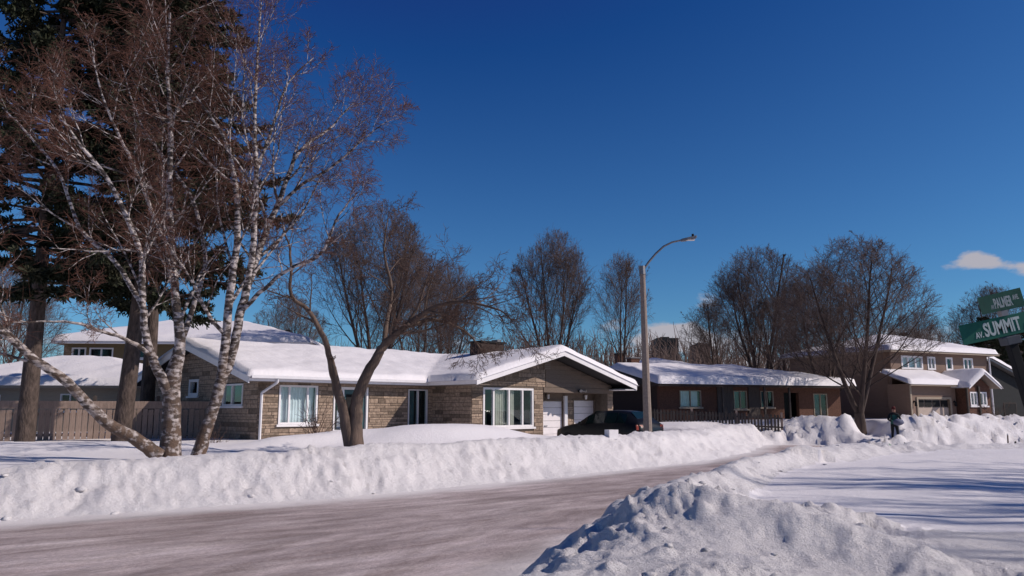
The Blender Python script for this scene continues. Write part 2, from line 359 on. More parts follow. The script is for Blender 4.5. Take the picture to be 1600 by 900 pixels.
def H(x, y):
    sd = road_sd(x, y)
    wob = .30 * fbm(x * .9, y * .9, 3, 5) + .10 * fbm(x * 4, y * 4, 2, 8)
    d = sd + wob
    far = far_side(x, y)
    right = far & (x > 12.5)
    # level of the lawns under their snow
    lawn = np.where(far, .56 + .006 * np.clip(y - 16, 0, 40), .56 + .006 * np.clip(y, 0, 40))
    lawn = lawn + np.where(far, .40 * sstep(3, 9, x) * sstep(29, 35, y), 0)
    rt = sstep(13.4, 16, x)
    lawn = np.where(far, lawn * (1 - rt) + (1.05 + .01 * np.clip(y - 38, 0, 40)) * rt, lawn)
    lawn = lawn + .07 * fbm(x * .22, y * .22, 2, 2) + .015 * fbm(x * 1.2, y * 1.2, 2, 3)
    # soft wind ripples on the near lot
    lawn = lawn + np.where(far, 0, .03 * fbm(x * .5, y * 1.6, 2, 14))
    # banks
    hb = np.where(far, .90, .80 + .16 * sstep(7, 9.5, y) * (1 - sstep(17, 21, y))) + .10 * fbm(x * .35, y * .35, 2, 21)
    hb = np.where(far, hb - .22 * sstep(-3, -10, x) + .12 * sstep(9, 13, x), hb)
    hb = np.where(right, hb * (1 - rt) + rt * 1.36 + .26 * rt * fbm(x * .4, y * .4, 2, 22), hb)
    wide = np.where(far, np.where(right, 5.2, 3.3), np.where(y < 8, 3.2, np.where(y < 16.5, 1.55, 2.1)))
    run = np.where(far, np.where(right, 3.2, 2.1), 1.25); q_ = np.clip(d / run, 0, 1); up = np.where(far, .45 * q_ ** .85 + .55 * (q_ * q_ * (3 - 2 * q_)), q_ ** .8)
    up = up * (1 + 0 * d)
    dn = sstep(wide * .62, wide * 1.0 + .3, d)
    bank = hb * up
    rough = sstep(0.02, .5, d) * (1 - sstep(wide * .8, wide * 1.25, d)); rough = np.where(~far & (y < 8.5), np.maximum(rough, .8 * np.exp(-(seg_d(x, y, [(1.0, 7.2), (2.5, 5.6), (3.1, 3.8), (3.0, 2.6)]) / 1.1) ** 4)), rough)
    z = bank * (1 - dn) + lawn * dn
    rg = ridged(x * .9, y * .9, 3, 31) - .55
    cl = ridged(x * 3.1, y * 3.1, 3, 36) - .55
    cl2 = fbm(x * 9, y * 9, 2, 41)
    amp = np.where(far, np.where(right, 1.5, .8), .9) * (.35 + 1.1 * sstep(-.25, .35, fbm(x * .33, y * .33, 2, 47)))
    z = z + rough * amp * (np.where(far, np.where(right, .22, .11), .15) * rg + np.where(right, .10, np.where(far, .06, .085)) * cl + np.where(far, .025, .022) * cl2 + np.where(far, .03, .034) * (ridged(x * 6.3, y * 6.3, 2, 45) - .6) + np.where(far, 0, .13) * fbm(x * .75, y * .75, 2, 48))
    # slopes of the ploughed wall: gouges along the face
    z = z + rough * np.where(far & ~right, 1, 0) * .045 * fbm(x * 2.2 + y * 2.2, (y - x) * 5.5, 2, 51)
    for (lx, ly, lr, lh) in LUMPS:
        q = (x - lx) ** 2 + (y - ly) ** 2
        z = np.where(q < lr * lr, z + lh * np.clip(1 - q / (lr * lr), 0, 1) ** 1.3 * up, z)
    # the heap inside the near bank, running off to the right
    hd = seg_d(x, y, [(1.0, 7.2), (1.75, 6.3), (2.5, 5.6), (2.95, 4.7), (3.1, 3.8), (3.0, 2.6)])
    z = z + np.where(far, 0, (.20 + .10 * fbm(x * 1.1, y * 1.1, 2, 61)) * np.exp(-(hd / .62) ** 2))
    # drifts and heaps on the house lawn
    def mound(cx, cy, th, ra, rb, h):
        c, s = math.cos(th), math.sin(th); u = (x - cx) * c + (y - cy) * s; v = -(x - cx) * s + (y - cy) * c
        return h * np.exp(-((u / ra) ** 2 + (v / rb) ** 2) ** 1.6)
    z = z + mound(-2.3, 27.4, R(42), 3.4, 1.7, .62) + mound(-6.2, 24.9, R(45), 2.0, .9, .36) + mound(-13, 22.5, R(15), 4.5, 1.6, .22)
    z = z + mound(3.2, 30.5, R(45), 3.0, 1.2, .10) 
    # person's path cut through the right-hand bank
    cut = np.exp(-(seg_d(x, y, [(16.9, 36.5), (17.7, 39.5), (18.6, 42), (19.4, 47)]) / (.85 + .35 * fbm(x * .8, y * .8, 2, 66))) ** 4)
    z = z * (1 - cut) + (.34 + .10 * fbm(x * 2, y * 2, 2, 67)) * cut + np.where(right, (.16 * (ridged(x * 1.3, y * 1.3, 3, 68) - .5) + .08 * (ridged(x * 3.3, y * 3.3, 2, 69) - .5)) * rough, 0)
    # cleared drive in front of the garage, cleared stub street
    drv = np.exp(-(seg_d(x, y, [(1.6, 36.6), (6.8, 31.4)]) / 2.0) ** 6) * sstep(2.3, 3.0, sd)
    z = z * (1 - drv) + .16 * drv
    z = np.where(d < 0, -.035 + .02 * d.clip(-2, 0), z)
    z = z + mound(17.75, 36.95, R(8), 1.3, .32, .42)
    fade = sstep(75, 140, np.hypot(x, y))
    return z * (1 - fade) + .9 * fade, d, sd
# clods thrown along the banks
for k in range(250):
    if k < 120:
        t = _lr.uniform(0, 1); i = _lr.integers(1, 6); a = ROAD[i]; b = ROAD[i + 1]; p = a + (b - a) * t; nrm = np.array([-(b - a)[1], (b - a)[0]]); nrm /= np.linalg.norm(nrm)
        p = p + nrm * _lr.uniform(.15, 1.6); LUMPS.append((p[0], p[1], _lr.uniform(.06, .22), _lr.uniform(.02, .09)))
    elif k < 210:
        i = _lr.integers(18, 25); t = _lr.uniform(0, 1); a = ROAD[i]; b = ROAD[i + 1]; p = a + (b - a) * t; nrm = np.array([-(b - a)[1], (b - a)[0]]); nrm /= np.linalg.norm(nrm)
        p = p + nrm * _lr.uniform(.2, 2.0); LUMPS.append((p[0], p[1], _lr.uniform(.04, .13), _lr.uniform(.015, .06)))
    else:
        i = _lr.integers(12, 15); t = _lr.uniform(0, 1); a = ROAD[i]; b = ROAD[i + 1]; p = a + (b - a) * t
        p = p + np.array([-.3, 1]) * _lr.uniform(.3, 2.6); LUMPS.append((p[0], p[1], _lr.uniform(.2, .5), _lr.uniform(.08, .25)))
rad = np.concatenate([[.3, .8, 1.3, 1.8], np.geomspace(2.2, 62, 360), np.geomspace(65, 2500, 46)])
ang = np.concatenate([np.linspace(-180, -52, 40)[:-1], np.linspace(-52, -41, 40)[:-1], np.linspace(-41, 41, 460), np.linspace(41, 52, 40)[1:], np.linspace(52, 180, 40)[1:]])
AA, RR = np.meshgrid(np.radians(ang), rad); GX = np.sin(AA) * RR; GY = np.cos(AA) * RR
GZ, GD, GSD = H(GX, GY)
nr, na = GX.shape
idx = np.arange(nr * na).reshape(nr, na)
Q = np.stack([idx[:-1, :-1], idx[:-1, 1:], idx[1:, 1:], idx[1:, :-1]], -1).reshape(-1, 4)[:, ::-1]
qx = GX.ravel()[Q].mean(1); qy = GY.ravel()[Q].mean(1); qd = GD.ravel()[Q].mean(1); qs = GSD.ravel()[Q].mean(1)
def submesh(name, sel, Zv, m):
    f = Q[sel]; u, inv = np.unique(f, return_inverse=True)
    V = np.stack([GX.ravel()[u], GY.ravel()[u], Zv.ravel()[u]], -1)
    return mesh_np(name, V, inv.reshape(-1, 4), m, True)
qfar = far_side(qx, qy); qright = qfar & (qx > 12.5)
keep = qd > -.5
wq = np.where(qfar, np.where(qright, 5.2, 3.3), np.where((qy < 7.5) & (qx < 6), 30., np.where(qy < 8, 3.2, np.where(qy < 16.5, 1.55, 2.1))))
isbank = keep & (qs < wq + .2) & (np.hypot(qx, qy) < 62) & (qy > -1)
for nm, sel, lab in (('snow_bank', isbank & qfar & ~qright, 'long ploughed snow bank along the far side of the road'),
                     ('snow_bank', isbank & ~qfar, 'rough heaped snow bank in the near foreground right of the road'),
                     ('snow_bank', isbank & qright, 'high sunlit snow bank behind the person on the right')):
    tag(submesh(nm, sel, GZ, M['bank']), lab, 'snow bank', kind='structure')
tag(submesh('ground', keep & ~isbank, GZ, M['snow']), 'smooth white snow covering the lawns and ground', 'snow', kind='structure')
RZ = .004 + .025 * fbm(GX * .35 + GY * .25, (GY - GX) * 1.1, 3, 71) + .008 * fbm(GX * 3, GY * 3, 2, 73)
RZ = np.where(GD > -.25, RZ + .03 * (GD + .25), RZ)
rd_ = submesh('road', (qd < .35), RZ, M['road'])
_n = len(rd_.data.vertices); _co = np.empty(_n * 3, np.float32); rd_.data.vertices.foreach_get('co', _co); _co = _co.reshape(-1, 3).astype(float)
_sd = road_sd(_co[:, 0], _co[:, 1])
at_ = rd_.data.attributes.new('edge', 'FLOAT', 'POINT'); at_.data.foreach_set('value', (_sd + .35 * fbm(_co[:, 0] * .8, _co[:, 1] * .8, 4, 15)).astype(np.float32))
tag(rd_, 'road of packed brownish ice curving away to the right', 'road', kind='structure')
def gz(x, y): return float(H(np.array([float(x)]), np.array([float(y)]))[0][0])

# =================================================================== HOUSE TOOLS
def mx_(px, py=0): return lambda s, t, z: (px + s, py + t, z)          # wall along local x, t runs into the house
def my_(px, py=0): return lambda s, t, z: (px + t, py + s, z)          # wall along local y, outward -x
def wall(parent, f, s0, s1, z0, z1, th, holes, m, name='wall'):
    ss = sorted({s0, s1, *[h[0] for h in holes], *[h[1] for h in holes]}); zs = sorted({z0, z1, *[h[2] for h in holes], *[h[3] for h in holes]})
    solid = lambda i, j: 0 <= i < len(ss) - 1 and 0 <= j < len(zs) - 1 and not any(h[0] <= (ss[i] + ss[i + 1]) / 2 <= h[1] and h[2] <= (zs[j] + zs[j + 1]) / 2 <= h[3] for h in holes)
    b = MB()
    for i in range(len(ss) - 1):
        for j in range(len(zs) - 1):
            if not solid(i, j): continue
            a, c, p, q = ss[i], ss[i + 1], zs[j], zs[j + 1]
            b.quad(f(a, 0, p), f(c, 0, p), f(c, 0, q), f(a, 0, q)); b.quad(f(a, th, p), f(a, th, q), f(c, th, q), f(c, th, p))
            if not solid(i - 1, j): b.quad(f(a, 0, p), f(a, 0, q), f(a, th, q), f(a, th, p))
            if not solid(i + 1, j): b.quad(f(c, 0, p), f(c, th, p), f(c, th, q), f(c, 0, q))
            if not solid(i, j - 1): b.quad(f(a, 0, p), f(a, th, p), f(c, th, p), f(c, 0, p))
            if not solid(i, j + 1): b.quad(f(a, 0, q), f(c, 0, q), f(c, th, q), f(a, th, q))
    me = bpy.data.meshes.new(name); me.from_pydata(b.v, [], b.f)
    bm = bmesh.new(); bm.from_mesh(me); bmesh.ops.remove_doubles(bm, verts=bm.verts, dist=1e-4); bmesh.ops.recalc_face_normals(bm, faces=bm.faces); bm.to_mesh(me); bm.free()
    me.materials.append(m); o = bpy.data.objects.new(name, me); C.objects.link(o); o.parent = parent
    return o
def window(parent, f, s0, s1, z0, z1, mull=(), frame='white', fw=.055, sill=True, curtain=None, cur=None, rail=(), depth=.4, name='window', proud=.03):
    """frame with panes set into an opening; behind them a curtain and a dark room"""
    b = MB()
    b.box(s0, s0 + fw, -proud, .10, z0, z1, f); b.box(s1 - fw, s1, -proud, .10, z0, z1, f)
    b.box(s0 + fw, s1 - fw, -proud + .002, .098, z0, z0 + fw, f); b.box(s0 + fw, s1 - fw, -proud + .002, .098, z1 - fw, z1, f)
    for x in mull: b.box(x - fw * .45, x + fw * .45, -proud + .004, .09, z0 + fw, z1 - fw, f)
    w_ = b.build(name, M[frame], parent)
    cuts = [s0 + fw] + [v for x in mull for v in (x - fw * .45, x + fw * .45)] + [s1 - fw]
    for k in range(0, len(cuts), 2):
        a, c = cuts[k], cuts[k + 1]
        MB().box(a + .001, c - .001, .035, .043, z0 + fw + .001, z1 - fw - .001, f).build('pane', M['glass'], w_)
        for rz_ in rail: MB().box(a, c, .01, .08, rz_ - .018, rz_ + .018, f).build('rail', M[frame], w_)
    if sill: MB().box(s0 - .08, s1 + .08, -.09, .0, z0 - .085, z0 - .003, f).build('sill', M[frame], w_)
    for (ca, cb) in (cur or ([(s0 + fw, s1 - fw)] if curtain else [])):
        n_ = max(8, int((cb - ca) / .025)); V = []; F = []
        for i in range(n_ + 1):
            s = ca + (cb - ca) * i / n_; t = .17 + .03 * math.sin(i * 1.25) + .012 * math.sin(i * .43 + 1)
            V += [f(s, t, z0 + .02), f(s, t + .004, z1 - .02)]
            if i: F.append((2 * i - 2, 2 * i, 2 * i + 1, 2 * i - 1))
        mesh_np('curtain', V, F, M[curtain], True, w_)
    b = MB(); zz = (z0 + .002, z1 - .002)
    b.quad(f(s0, depth, zz[0]), f(s1, depth, zz[0]), f(s1, depth, zz[1]), f(s0, depth, zz[1]))
    for (p, q) in ((s0 + .002, s0 + .002), (s1 - .002, s1 - .002)): b.quad(f(p, .101, zz[0]), f(p, depth, zz[0]), f(p, depth, zz[1]), f(p, .101, zz[1]))
    b.quad(f(s0, .101, zz[0]), f(s1, .101, zz[0]), f(s1, depth, zz[0]), f(s0, depth, zz[0])); b.quad(f(s0, .101, zz[1]), f(s1, .101, zz[1]), f(s1, depth, zz[1]), f(s0, depth, zz[1]))
    b.build('interior', M['darkroom'], w_)
    return w_
def roofsnow(parent, rects, zf, T, res=.14, lip=.09, seed=0, name='snow', nlow=.35):
    x0 = min(r[0] for r in rects) - lip; x1 = max(r[1] for r in rects) + lip; y0 = min(r[2] for r in rects) - lip; y1 = max(r[3] for r in rects) + lip
    gx = np.arange(x0, x1 + res, res); gy = np.arange(y0, y1 + res, res); X, Y = np.meshgrid(gx, gy)
    d = np.full(X.shape, -9.)
    for r in rects: d = np.maximum(d, np.minimum(np.minimum(X - r[0] + lip, r[1] + lip - X), np.minimum(Y - r[2] + lip, r[3] + lip - Y)))
    d2 = d + .02 * fbm(X * 1.7, Y * 1.7, 3, 80 + seed) * (d > .05)
    t = T * np.sqrt(1 - np.exp(-np.clip(d2, 0, None) / .10)) * (1 + nlow * fbm(X * .5, Y * .5, 3, 90 + seed)) + .02 * fbm(X * 2.5, Y * 2.5, 2, 95 + seed) * (d > .2)
    Z = zf(X, Y) + np.where(d2 > .03, t, -.045)
    n, m_ = X.shape; ii = np.arange(n * m_).reshape(n, m_)
    q = np.stack([ii[:-1, :-1], ii[:-1, 1:], ii[1:, 1:], ii[1:, :-1]], -1).reshape(-1, 4)
    q = q[(d2.ravel()[q].max(1) > 0)]
    u, inv = np.unique(q, return_inverse=True)
    return mesh_np(name, np.stack([X.ravel()[u], Y.ravel()[u], Z.ravel()[u]], -1), inv.reshape(-1, 4), M['roofsnow'], True, parent)
def slab(b, p, th):
    """p: 4 top corners; a roof slab of thickness th"""
    return b.prism(p, (0, 0, -th))

# =================================================================== RANCH HOUSE (the near one)
h1 = empty('ranch_house', (-9.12, 27.84, 0), R(45))
tag(h1, 'low stone ranch house with snowy roof, garage gable and white fascia behind the birches', 'house')
EZ, SL = 2.92, .264
WX0, WX1, WXC, WYF = 7.9, 18.35, 13.1, -3.02       # wing roof: left, right, ridge, front edge
def z_main(X, Y): return EZ + SL * np.minimum(Y, 11.2 - Y)
def z_wing(X, Y): return EZ + SL * np.minimum(X - WX0, WX1 - X)
def z_h1(X, Y):
    zm = np.where((Y >= -.1) & (Y <= 11.3), z_main(X, Y), -9); zw = np.where((X >= WX0 - .1) & (X <= WX1 + .1) & (Y < 5.6), z_wing(X, Y), -9)
    return np.maximum(np.maximum(zm, zw), EZ - .03)
rf = MB(); zr = EZ + SL * 5.6
slab(rf, [(0, 0, EZ), (WX1 - .3, 0, EZ), (WX1 - .3, 5.6, zr), (0, 5.6, zr)], .17)
slab(rf, [(0, 5.6, zr), (WX1 - .3, 5.6, zr), (WX1 - .3, 11.2, EZ), (0, 11.2, EZ)], .17)
zw = EZ + SL * (WXC - WX0)
slab(rf, [(WX0, WYF, EZ), (WXC, WYF, zw), (WXC, 5.6, zw), (WX0, 5.6, EZ)], .165)
slab(rf, [(WXC, WYF, zw), (WX1, WYF, zw - SL * (WX1 - WXC)), (WX1, 5.6, zw - SL * (WX1 - WXC)), (WXC, 5.6, zw)], .165)
roof = rf.build('roof', M['shingle'], h1)
roofsnow(roof, [(0, WX1 - .3, 0, 11.2), (WX0, WX1, WYF, 5.6)], z_h1, .20, .11, seed=1, nlow=.6)
# fascia, rake boards, gutters
fa = MB(); fa.box(-.03, WX0 - .01, -.035, -.003, 2.70, EZ - .02)
fa.build('fascia', M['white'], roof)
gt = MB(); gt.box(.0, WX0 - .08, -.16, -.04, 2.80, 2.815); gt.box(.0, WX0 - .08, -.165, -.15, 2.80, 2.90); gt.build('gutter', M['gutter'], roof)
def rake(p, q, dep, out, m='white', name='rake_board'):
    p, q = Vector(p), Vector(q); MB().prism([p, q, q - Vector((0, 0, dep)), p - Vector((0, 0, dep))], out).build(name, M[m], roof)
rake((WX0, WYF - .003, EZ - .01), (WXC, WYF - .003, zw - .01), .24, (0, -.04, 0)); rake((WXC + .002, WYF - .003, zw - .01), (WX1, WYF - .003, zw - .01 - SL * (WX1 - WXC)), .24, (0, -.04, 0))
rake((-.003, 0, EZ - .01), (-.003, 5.6, zr - .01), .28, (-.04, 0, 0)); rake((-.003, 5.602, zr - .01), (-.003, 11.2, EZ - .01), .28, (-.04, 0, 0))
MB().box(WX0 - .035, WX0 - .003, WYF, -.04, 2.70, EZ - .02).build('fascia', M['white'], roof)
MB().box(WX1 + .003, WX1 + .035, WYF, 5, 2.62, EZ - .04).build('fascia', M['white'], roof)
# soffits
sf = MB(); sf.box(.02, WX0 + .75, .0, .52, 2.68, 2.70); sf.box(WX0 + .003, WX0 + .75, WYF + .02, -.01, 2.675, 2.695)
sf.build('soffit', M['soffit'], roof)
# right soffit, boxed in white under the wide rake
MB().box(WX1 - .85, WX1 - .01, WYF + .01, 4, 2.63, 2.66).build('soffit', M['white'], roof)
MW = .60                                             # main wall lines
STONES = []                                          # (mapping, s0, s1, z0, z1)
def stone_field(f, s0, s1, z0, z1, holes, near=1.0):
    r = random.Random(int(s1 * 97 + z1 * 13)); z = z0
    while z < z1 - .04:
        h = min(r.choice((.09, .11, .14, .16, .19)), z1 - z); 
        if z1 - z - h < .06: h = z1 - z
        s = s0
        while s < s1 - .02:
            w_ = min(r.uniform(.22, .75), s1 - s)
            if s1 - s - w_ < .14: w_ = s1 - s
            a, c = s, s + w_
            for hh in holes:
                if hh[2] < z + h * .55 and hh[3] > z + h * .45:
                    if a >= hh[0] - .01 and c <= hh[1] + .01: a = c
                    elif a < hh[0] < c <= hh[1]: c = hh[0] - .01
                    elif hh[0] <= a < hh[1] < c: a = hh[1] + .01
                    elif a < hh[0] and c > hh[1]: STONES.append((f, a + .006, hh[0] - .012, z + .006, z + h - .006, near)); a = hh[1] + .01
            if c - a > .05: STONES.append((f, a + .009, c - .009, z + .009, z + h - .009, near))
            s += w_
        z += h
# main front wall (local y = .5)
fw_ = mx_(0, .5)
W1 = (1.42, 3.02, 1.18, 2.60); DR = (3.72, 5.30, .3, 2.58); W2 = (7.30, 8.32, .75, 2.55)
wall(h1, fw_, MW, 8.6, -.1, 2.69, .25, [W1, DR, W2], M['mortar'])
stone_field(fw_, MW, 8.6, .3, 2.69, [(W1[0] - .02, W1[1] + .02, W1[2] - .1, W1[3] + .02), (DR[0] - .02, DR[1] + .02, 0, 2.62), (W2[0] - .02, W2[1] + .02, W2[2] - .05, W2[3] + .02)])
window(h1, fw_, *W1, mull=(1.42 + .42, 3.02 - .42), curtain='curtain', fw=.07)
window(h1, fw_, *W2, mull=(7.82,), curtain='teal', cur=[(7.36, 7.72)], fw=.05, frame='gutter', sill=False)
# entrance: sidelight, dark door with white surround
dfr = MB(); dfr.box(3.72, 3.78, -.03, .1, .3, 2.58, fw_).box(5.22, 5.30, -.03, .1, .3, 2.58, fw_).box(4.10, 4.18, -.028, .098, .3, 2.5, fw_).box(3.78, 5.22, -.028, .098, 2.48, 2.58, fw_)
dr = dfr.build('door_frame', M['white'], h1)
MB().box(4.19, 5.21, .06, .11, .3, 2.47, fw_).build('door', M['teal'], dr); MB().box(4.32, 5.08, .045, .06, 1.25, 2.30, fw_).build('pane', M['black'], dr)
MB().box(3.79, 4.09, .05, .058, .95, 2.47, fw_).build('pane', M['glass'], dr); MB().box(3.79, 4.09, .052, .10, .3, .94, fw_).build('panel', M['white'], dr)
MB().box(3.79, 4.09, .3, .31, .95, 2.47, fw_).build('interior', M['darkroom'], dr)
MB().bar((4.28, .5 - .0, 1.3), (4.28, .5 - .07, 1.3), .025, .03).build('handle', M['metal'], dr)
# left gable wall
fl = my_(MW, 0)
G1 = (1.62, 3.25, 1.85, 2.66); G2 = (5.42, 6.32, 2.26, 2.92)
gw = wall(h1, fl, .752, 10.7, -.1, 2.69, .25, [G1, (G2[0], G2[1], G2[2], 2.69)], M['mortar'])
MB().prism([(MW, .5, 2.692), (MW, 5.42, 2.692), (MW, 5.42, 2.75 + SL * 5.3), (MW, .5, 2.75 + .1)], (.25, 0, 0)).prism([(MW, 6.32, 2.692), (MW, 10.7, 2.692), (MW, 10.7, 2.75 + .1), (MW, 6.32, 2.75 + SL * 4.8)], (.25, 0, 0)).prism(
    [(MW, 5.422, 2.922), (MW, 6.318, 2.922), (MW, 6.318, 2.75 + SL * 4.8), (MW, 5.6, 2.75 + SL * 5.5), (MW, 5.422, 2.75 + SL * 5.3)], (.25, 0, 0)).build('gable', M['mortar'], h1)
stone_field(fl, .50, 10.7, .5, 2.69, [(G1[0] - .02, G1[1] + .02, G1[2] - .1, G1[3] + .02), (G2[0] - .02, G2[1] + .02, G2[2] - .1, 3)], .55)
for zz in np.arange(2.70, 4.15, .17):
    hl = (4.25 - zz) / SL
    if hl > .5:
        if zz < 2.9:
            stone_field(fl, max(.55, 5.6 - hl), 5.40, zz, zz + .165, [], .4); stone_field(fl, 6.34, min(10.6, 5.6 + hl), zz, zz + .165, [], .4)
        else: stone_field(fl, max(.55, 5.6 - hl), min(10.6, 5.6 + hl), zz, zz + .165, [], .4)
window(h1, fl, *G1, mull=(2.5,), fw=.06); window(h1, fl, *G2, fw=.11)
# wing: left wall, front wall, garage recess
fwl = my_(8.6, 0); wall(h1, fwl, -1.73, .5, -.1, 2.69, .25, [], M['mortar']); stone_field(fwl, -1.98, .49, .3, 2.69, [], .6)
ff = mx_(0, -1.98); WW = (9.23, 12.22, .98, 2.62)
wall(h1, ff, 8.6, 12.85, -.1, 2.69, .3, [WW], M['mortar'])
stone_field(ff, 8.6, 12.85, .3, 2.69, [(WW[0] - .02, WW[1] + .02, WW[2] - .1, WW[3] + .02)])
window(h1, ff, *WW, mull=(9.23 + .60, 9.23 + 1.5, 9.23 + 2.32), curtain='beigecurtain', cur=[(9.9, 10.68), (10.8, 11.2)], fw=.085, depth=.9)
gab = MB(); gt_ = lambda s: 2.74 + SL * min(s - WX0, WX1 - s) - .17
gab.prism([(8.62, -1.98, 2.692), (17.8, -1.98, 2.692), (17.8, -1.98, gt_(17.8) + .12), (WXC, -1.98, gt_(WXC) + .16), (8.62, -1.98, gt_(8.62) + .16)], (0, .25, 0)); gab.build('gable', M['mortar'], h1)
zz = 2.70
while zz < 3.95:
    half = (zw - .20 - (zz + .19)) / SL
    lo, hi = max(8.62, WXC - half), min(17.8, WXC + half)
    if lo < 13.0: stone_field(ff, lo, min(13.0, hi), zz, zz + .19, [])
    if hi > 13.02: MB().box(13.02, hi, -2.012, -1.985, zz + .003, zz + .192).build('board', M['siding'], h1)
    zz += .195
MB().box(12.86, 17.8, -2.03, -1.75, 2.47, 2.69).build('lintel', M['siding'], h1)
MB().box(17.38, 17.80, -2.0, -1.62, -.1, 2.47).build('pier', M['mortar'], h1); stone_field(mx_(0, -2.0), 17.38, 17.80, .1, 2.46, [], .8)
MB().box(17.58, 17.80, -1.61, 10.6, -.1, 2.69).build('wall', M['mortar'], h1)
fg = mx_(0, -1.08); DA = (12.92, 15.18, 0, 2.10); DB = (15.95, 17.52, 0, 2.15)
wall(h1, fg, 12.6, 17.56, -.1, 2.62, .15, [DA, DB], M['siding'])
stone_field(fg, 15.42, 15.93, .1, 2.15, [], .8)
MB().box(15.20, 15.40, -1.20, -1.09, 0, 2.35).build('post', M['gutter'], h1)
for (a, c, p, q) in (DA, DB):
    g = MB().box(a - .06, a, -1.12, -.95, 0, q + .06).box(c, c + .06, -1.12, -.95, 0, q + .06).box(a, c, -1.12, -.95, q, q + .06).build('garage_door', M['siding'], h1)
    hh = q / 7
    for k in range(7): MB().box(a + .003, c - .003, -1.02, -.98, k * hh + .006, (k + 1) * hh - .006).build('panel', M['doorwhite'], g, bevel=.004)
    MB().box((a + c) / 2 - .1, (a + c) / 2 + .1, -1.06, -1.02, hh * 3 + .05, hh * 3 + .09).build('handle', M['metal'], g)
for lx in (14.05, 16.75):
    lp = MB().box(lx - .05, lx + .05, -1.14, -1.08, 2.28, 2.40).build('wall_lamp', M['metal'], h1); MB().bar((lx, -1.2, 2.20), (lx, -1.2, 2.40), .05, .07).build('shade', M['curtain'], lp)
lp = MB().box(15.18, 15.42, -2.09, -2.03, 2.50, 2.60).build('flood_lamp', M['black'], h1); MB().bar((15.22, -2.10, 2.6), (15.12, -2.28, 2.56), .05, .075).bar((15.38, -2.10, 2.6), (15.48, -2.28, 2.56), .05, .075).build('shade', M['metal'], lp)
MB().box(12.9, 17.55, -1.7, -1.1, 2.63, 2.66).build('ceiling', M['soffit'], h1)
lv = MB().box(12.88, 13.32, -2.035, -1.99, 3.47, 3.85).build('vent', M['siding'], h1)
for k in range(4): MB().box(12.92, 13.28, -2.05, -2.036, 3.50 + k * .085, 3.55 + k * .085).build('slat', M['soffit'], lv)
# downspout at the corner
dn = MB(); P_ = [(.62, -.10, 2.78), (.62, -.02, 2.66), (.44, .34, 2.28), (.44, .36, .2)]
P_ = [(1.02, -.1, 2.79), (1.02, -.06, 2.66), (.70, .42, 2.30), (.70, .43, .25)]
for a, c in zip(P_[:-1], P_[1:]): dn.bar(a, c, .052, k=6)
dn.build('downspout', M['gutter'], h1)
# chimney on the wing's ridge
ch = MB().box(12.35, 13.85, 1.5, 2.3, 3.6, 4.86).build('chimney', M['brickdark'], h1)
MB().box(12.28, 13.92, 1.43, 2.37, 4.865, 4.95).build('cap', M['black'], ch); MB().box(13.6, 13.85, 1.7, 2.1, 4.955, 5.08).build('flue', M['metal'], ch)
vt = MB().box(5.1, 5.6, 8.0, 8.4, 4.0, 4.1).build('roof_vent', M['black'], h1)
# lay the stones: the 300 that show largest are single parts, the rest one part
STONES = [s for s in STONES if s[2] - s[1] > .05 and s[4] - s[3] > .03]
STONES.sort(key=lambda s: -(s[2] - s[1]) * (s[4] - s[3]) * s[5] * (1 if s[3] > .45 else .05))
unit = {}
rest = MB()
for k, (f, a, c, p, q, nr_) in enumerate(STONES):
    pr = -.012 - .016 * random.random()
    if k < 298:
        MB().box(a, c, pr, .02, p, q, f).build('stone', M['stone'], h1, bevel=.006)
    else: rest.box(a, c, pr, .02, p, q, f)
tag(rest.build('stones', M['stone'], h1), kind='stuff')

# =================================================================== BRICK BUNGALOW (middle)
def eave_board(parent, x0, x1, y0, y1, z0, z1, m='white', name='fascia', t=.04, right=True):
    b = MB().box(x0, x1, y0 - t, y0 - .003, z0, z1).box(x0 - t, x0 - .003, y0 - t, y1, z0, z1)
    if right: b.box(x1 + .003, x1 + t, y0 - t, y1, z0, z1)
    return b.build(name, M[m], parent)
def hip_roof(parent, x0, x1, y0, y1, ez, sl, T, m='shingle', hipl=True, hipr=True, seed=0, res=.2, th=.14, **kw):
    w2 = (y1 - y0) / 2; yc = (y0 + y1) / 2; zr = ez + sl * w2; a = x0 + (w2 if hipl else 0); c = x1 - (w2 if hipr else 0)
    if a > c: a = c = (x0 + x1) / 2
    b = MB(); i = 0
    V = [(x0, y0, ez), (x1, y0, ez), (x1, y1, ez), (x0, y1, ez), (a, yc, zr), (c, yc, zr), (x0, y0, ez - th), (x1, y0, ez - th), (x1, y1, ez - th), (x0, y1, ez - th)]
    b.v = V; b.f = [(0, 1, 5, 4), (1, 2, 5), (2, 3, 4, 5), (3, 0, 4), (0, 6, 7, 1), (1, 7, 8, 2), (2, 8, 9, 3), (3, 9, 6, 0), (6, 9, 8, 7)]
    r = b.build('roof', M[m], parent)
    def zf(X, Y):
        d = np.minimum(Y - y0, y1 - Y)
        if hipl: d = np.minimum(d, X - x0)
        if hipr: d = np.minimum(d, x1 - X)
        return ez + sl * np.maximum(d, -.05)
    roofsnow(r, [(x0, x1, y0, y1)], zf, T, res, seed=seed, **kw)
    return r
h2 = empty('brick_bungalow', (7.9, 43.2, .1), R(20))
tag(h2, 'dark brick bungalow with a thick overhanging roof of snow behind the picket fence', 'house')
r2 = hip_roof(h2, 0, 13.4, 0, 10, 3.05, .20, .38, hipl=False, seed=3, res=.16)
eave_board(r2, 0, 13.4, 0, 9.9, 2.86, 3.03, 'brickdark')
f2 = mx_(0, .8)
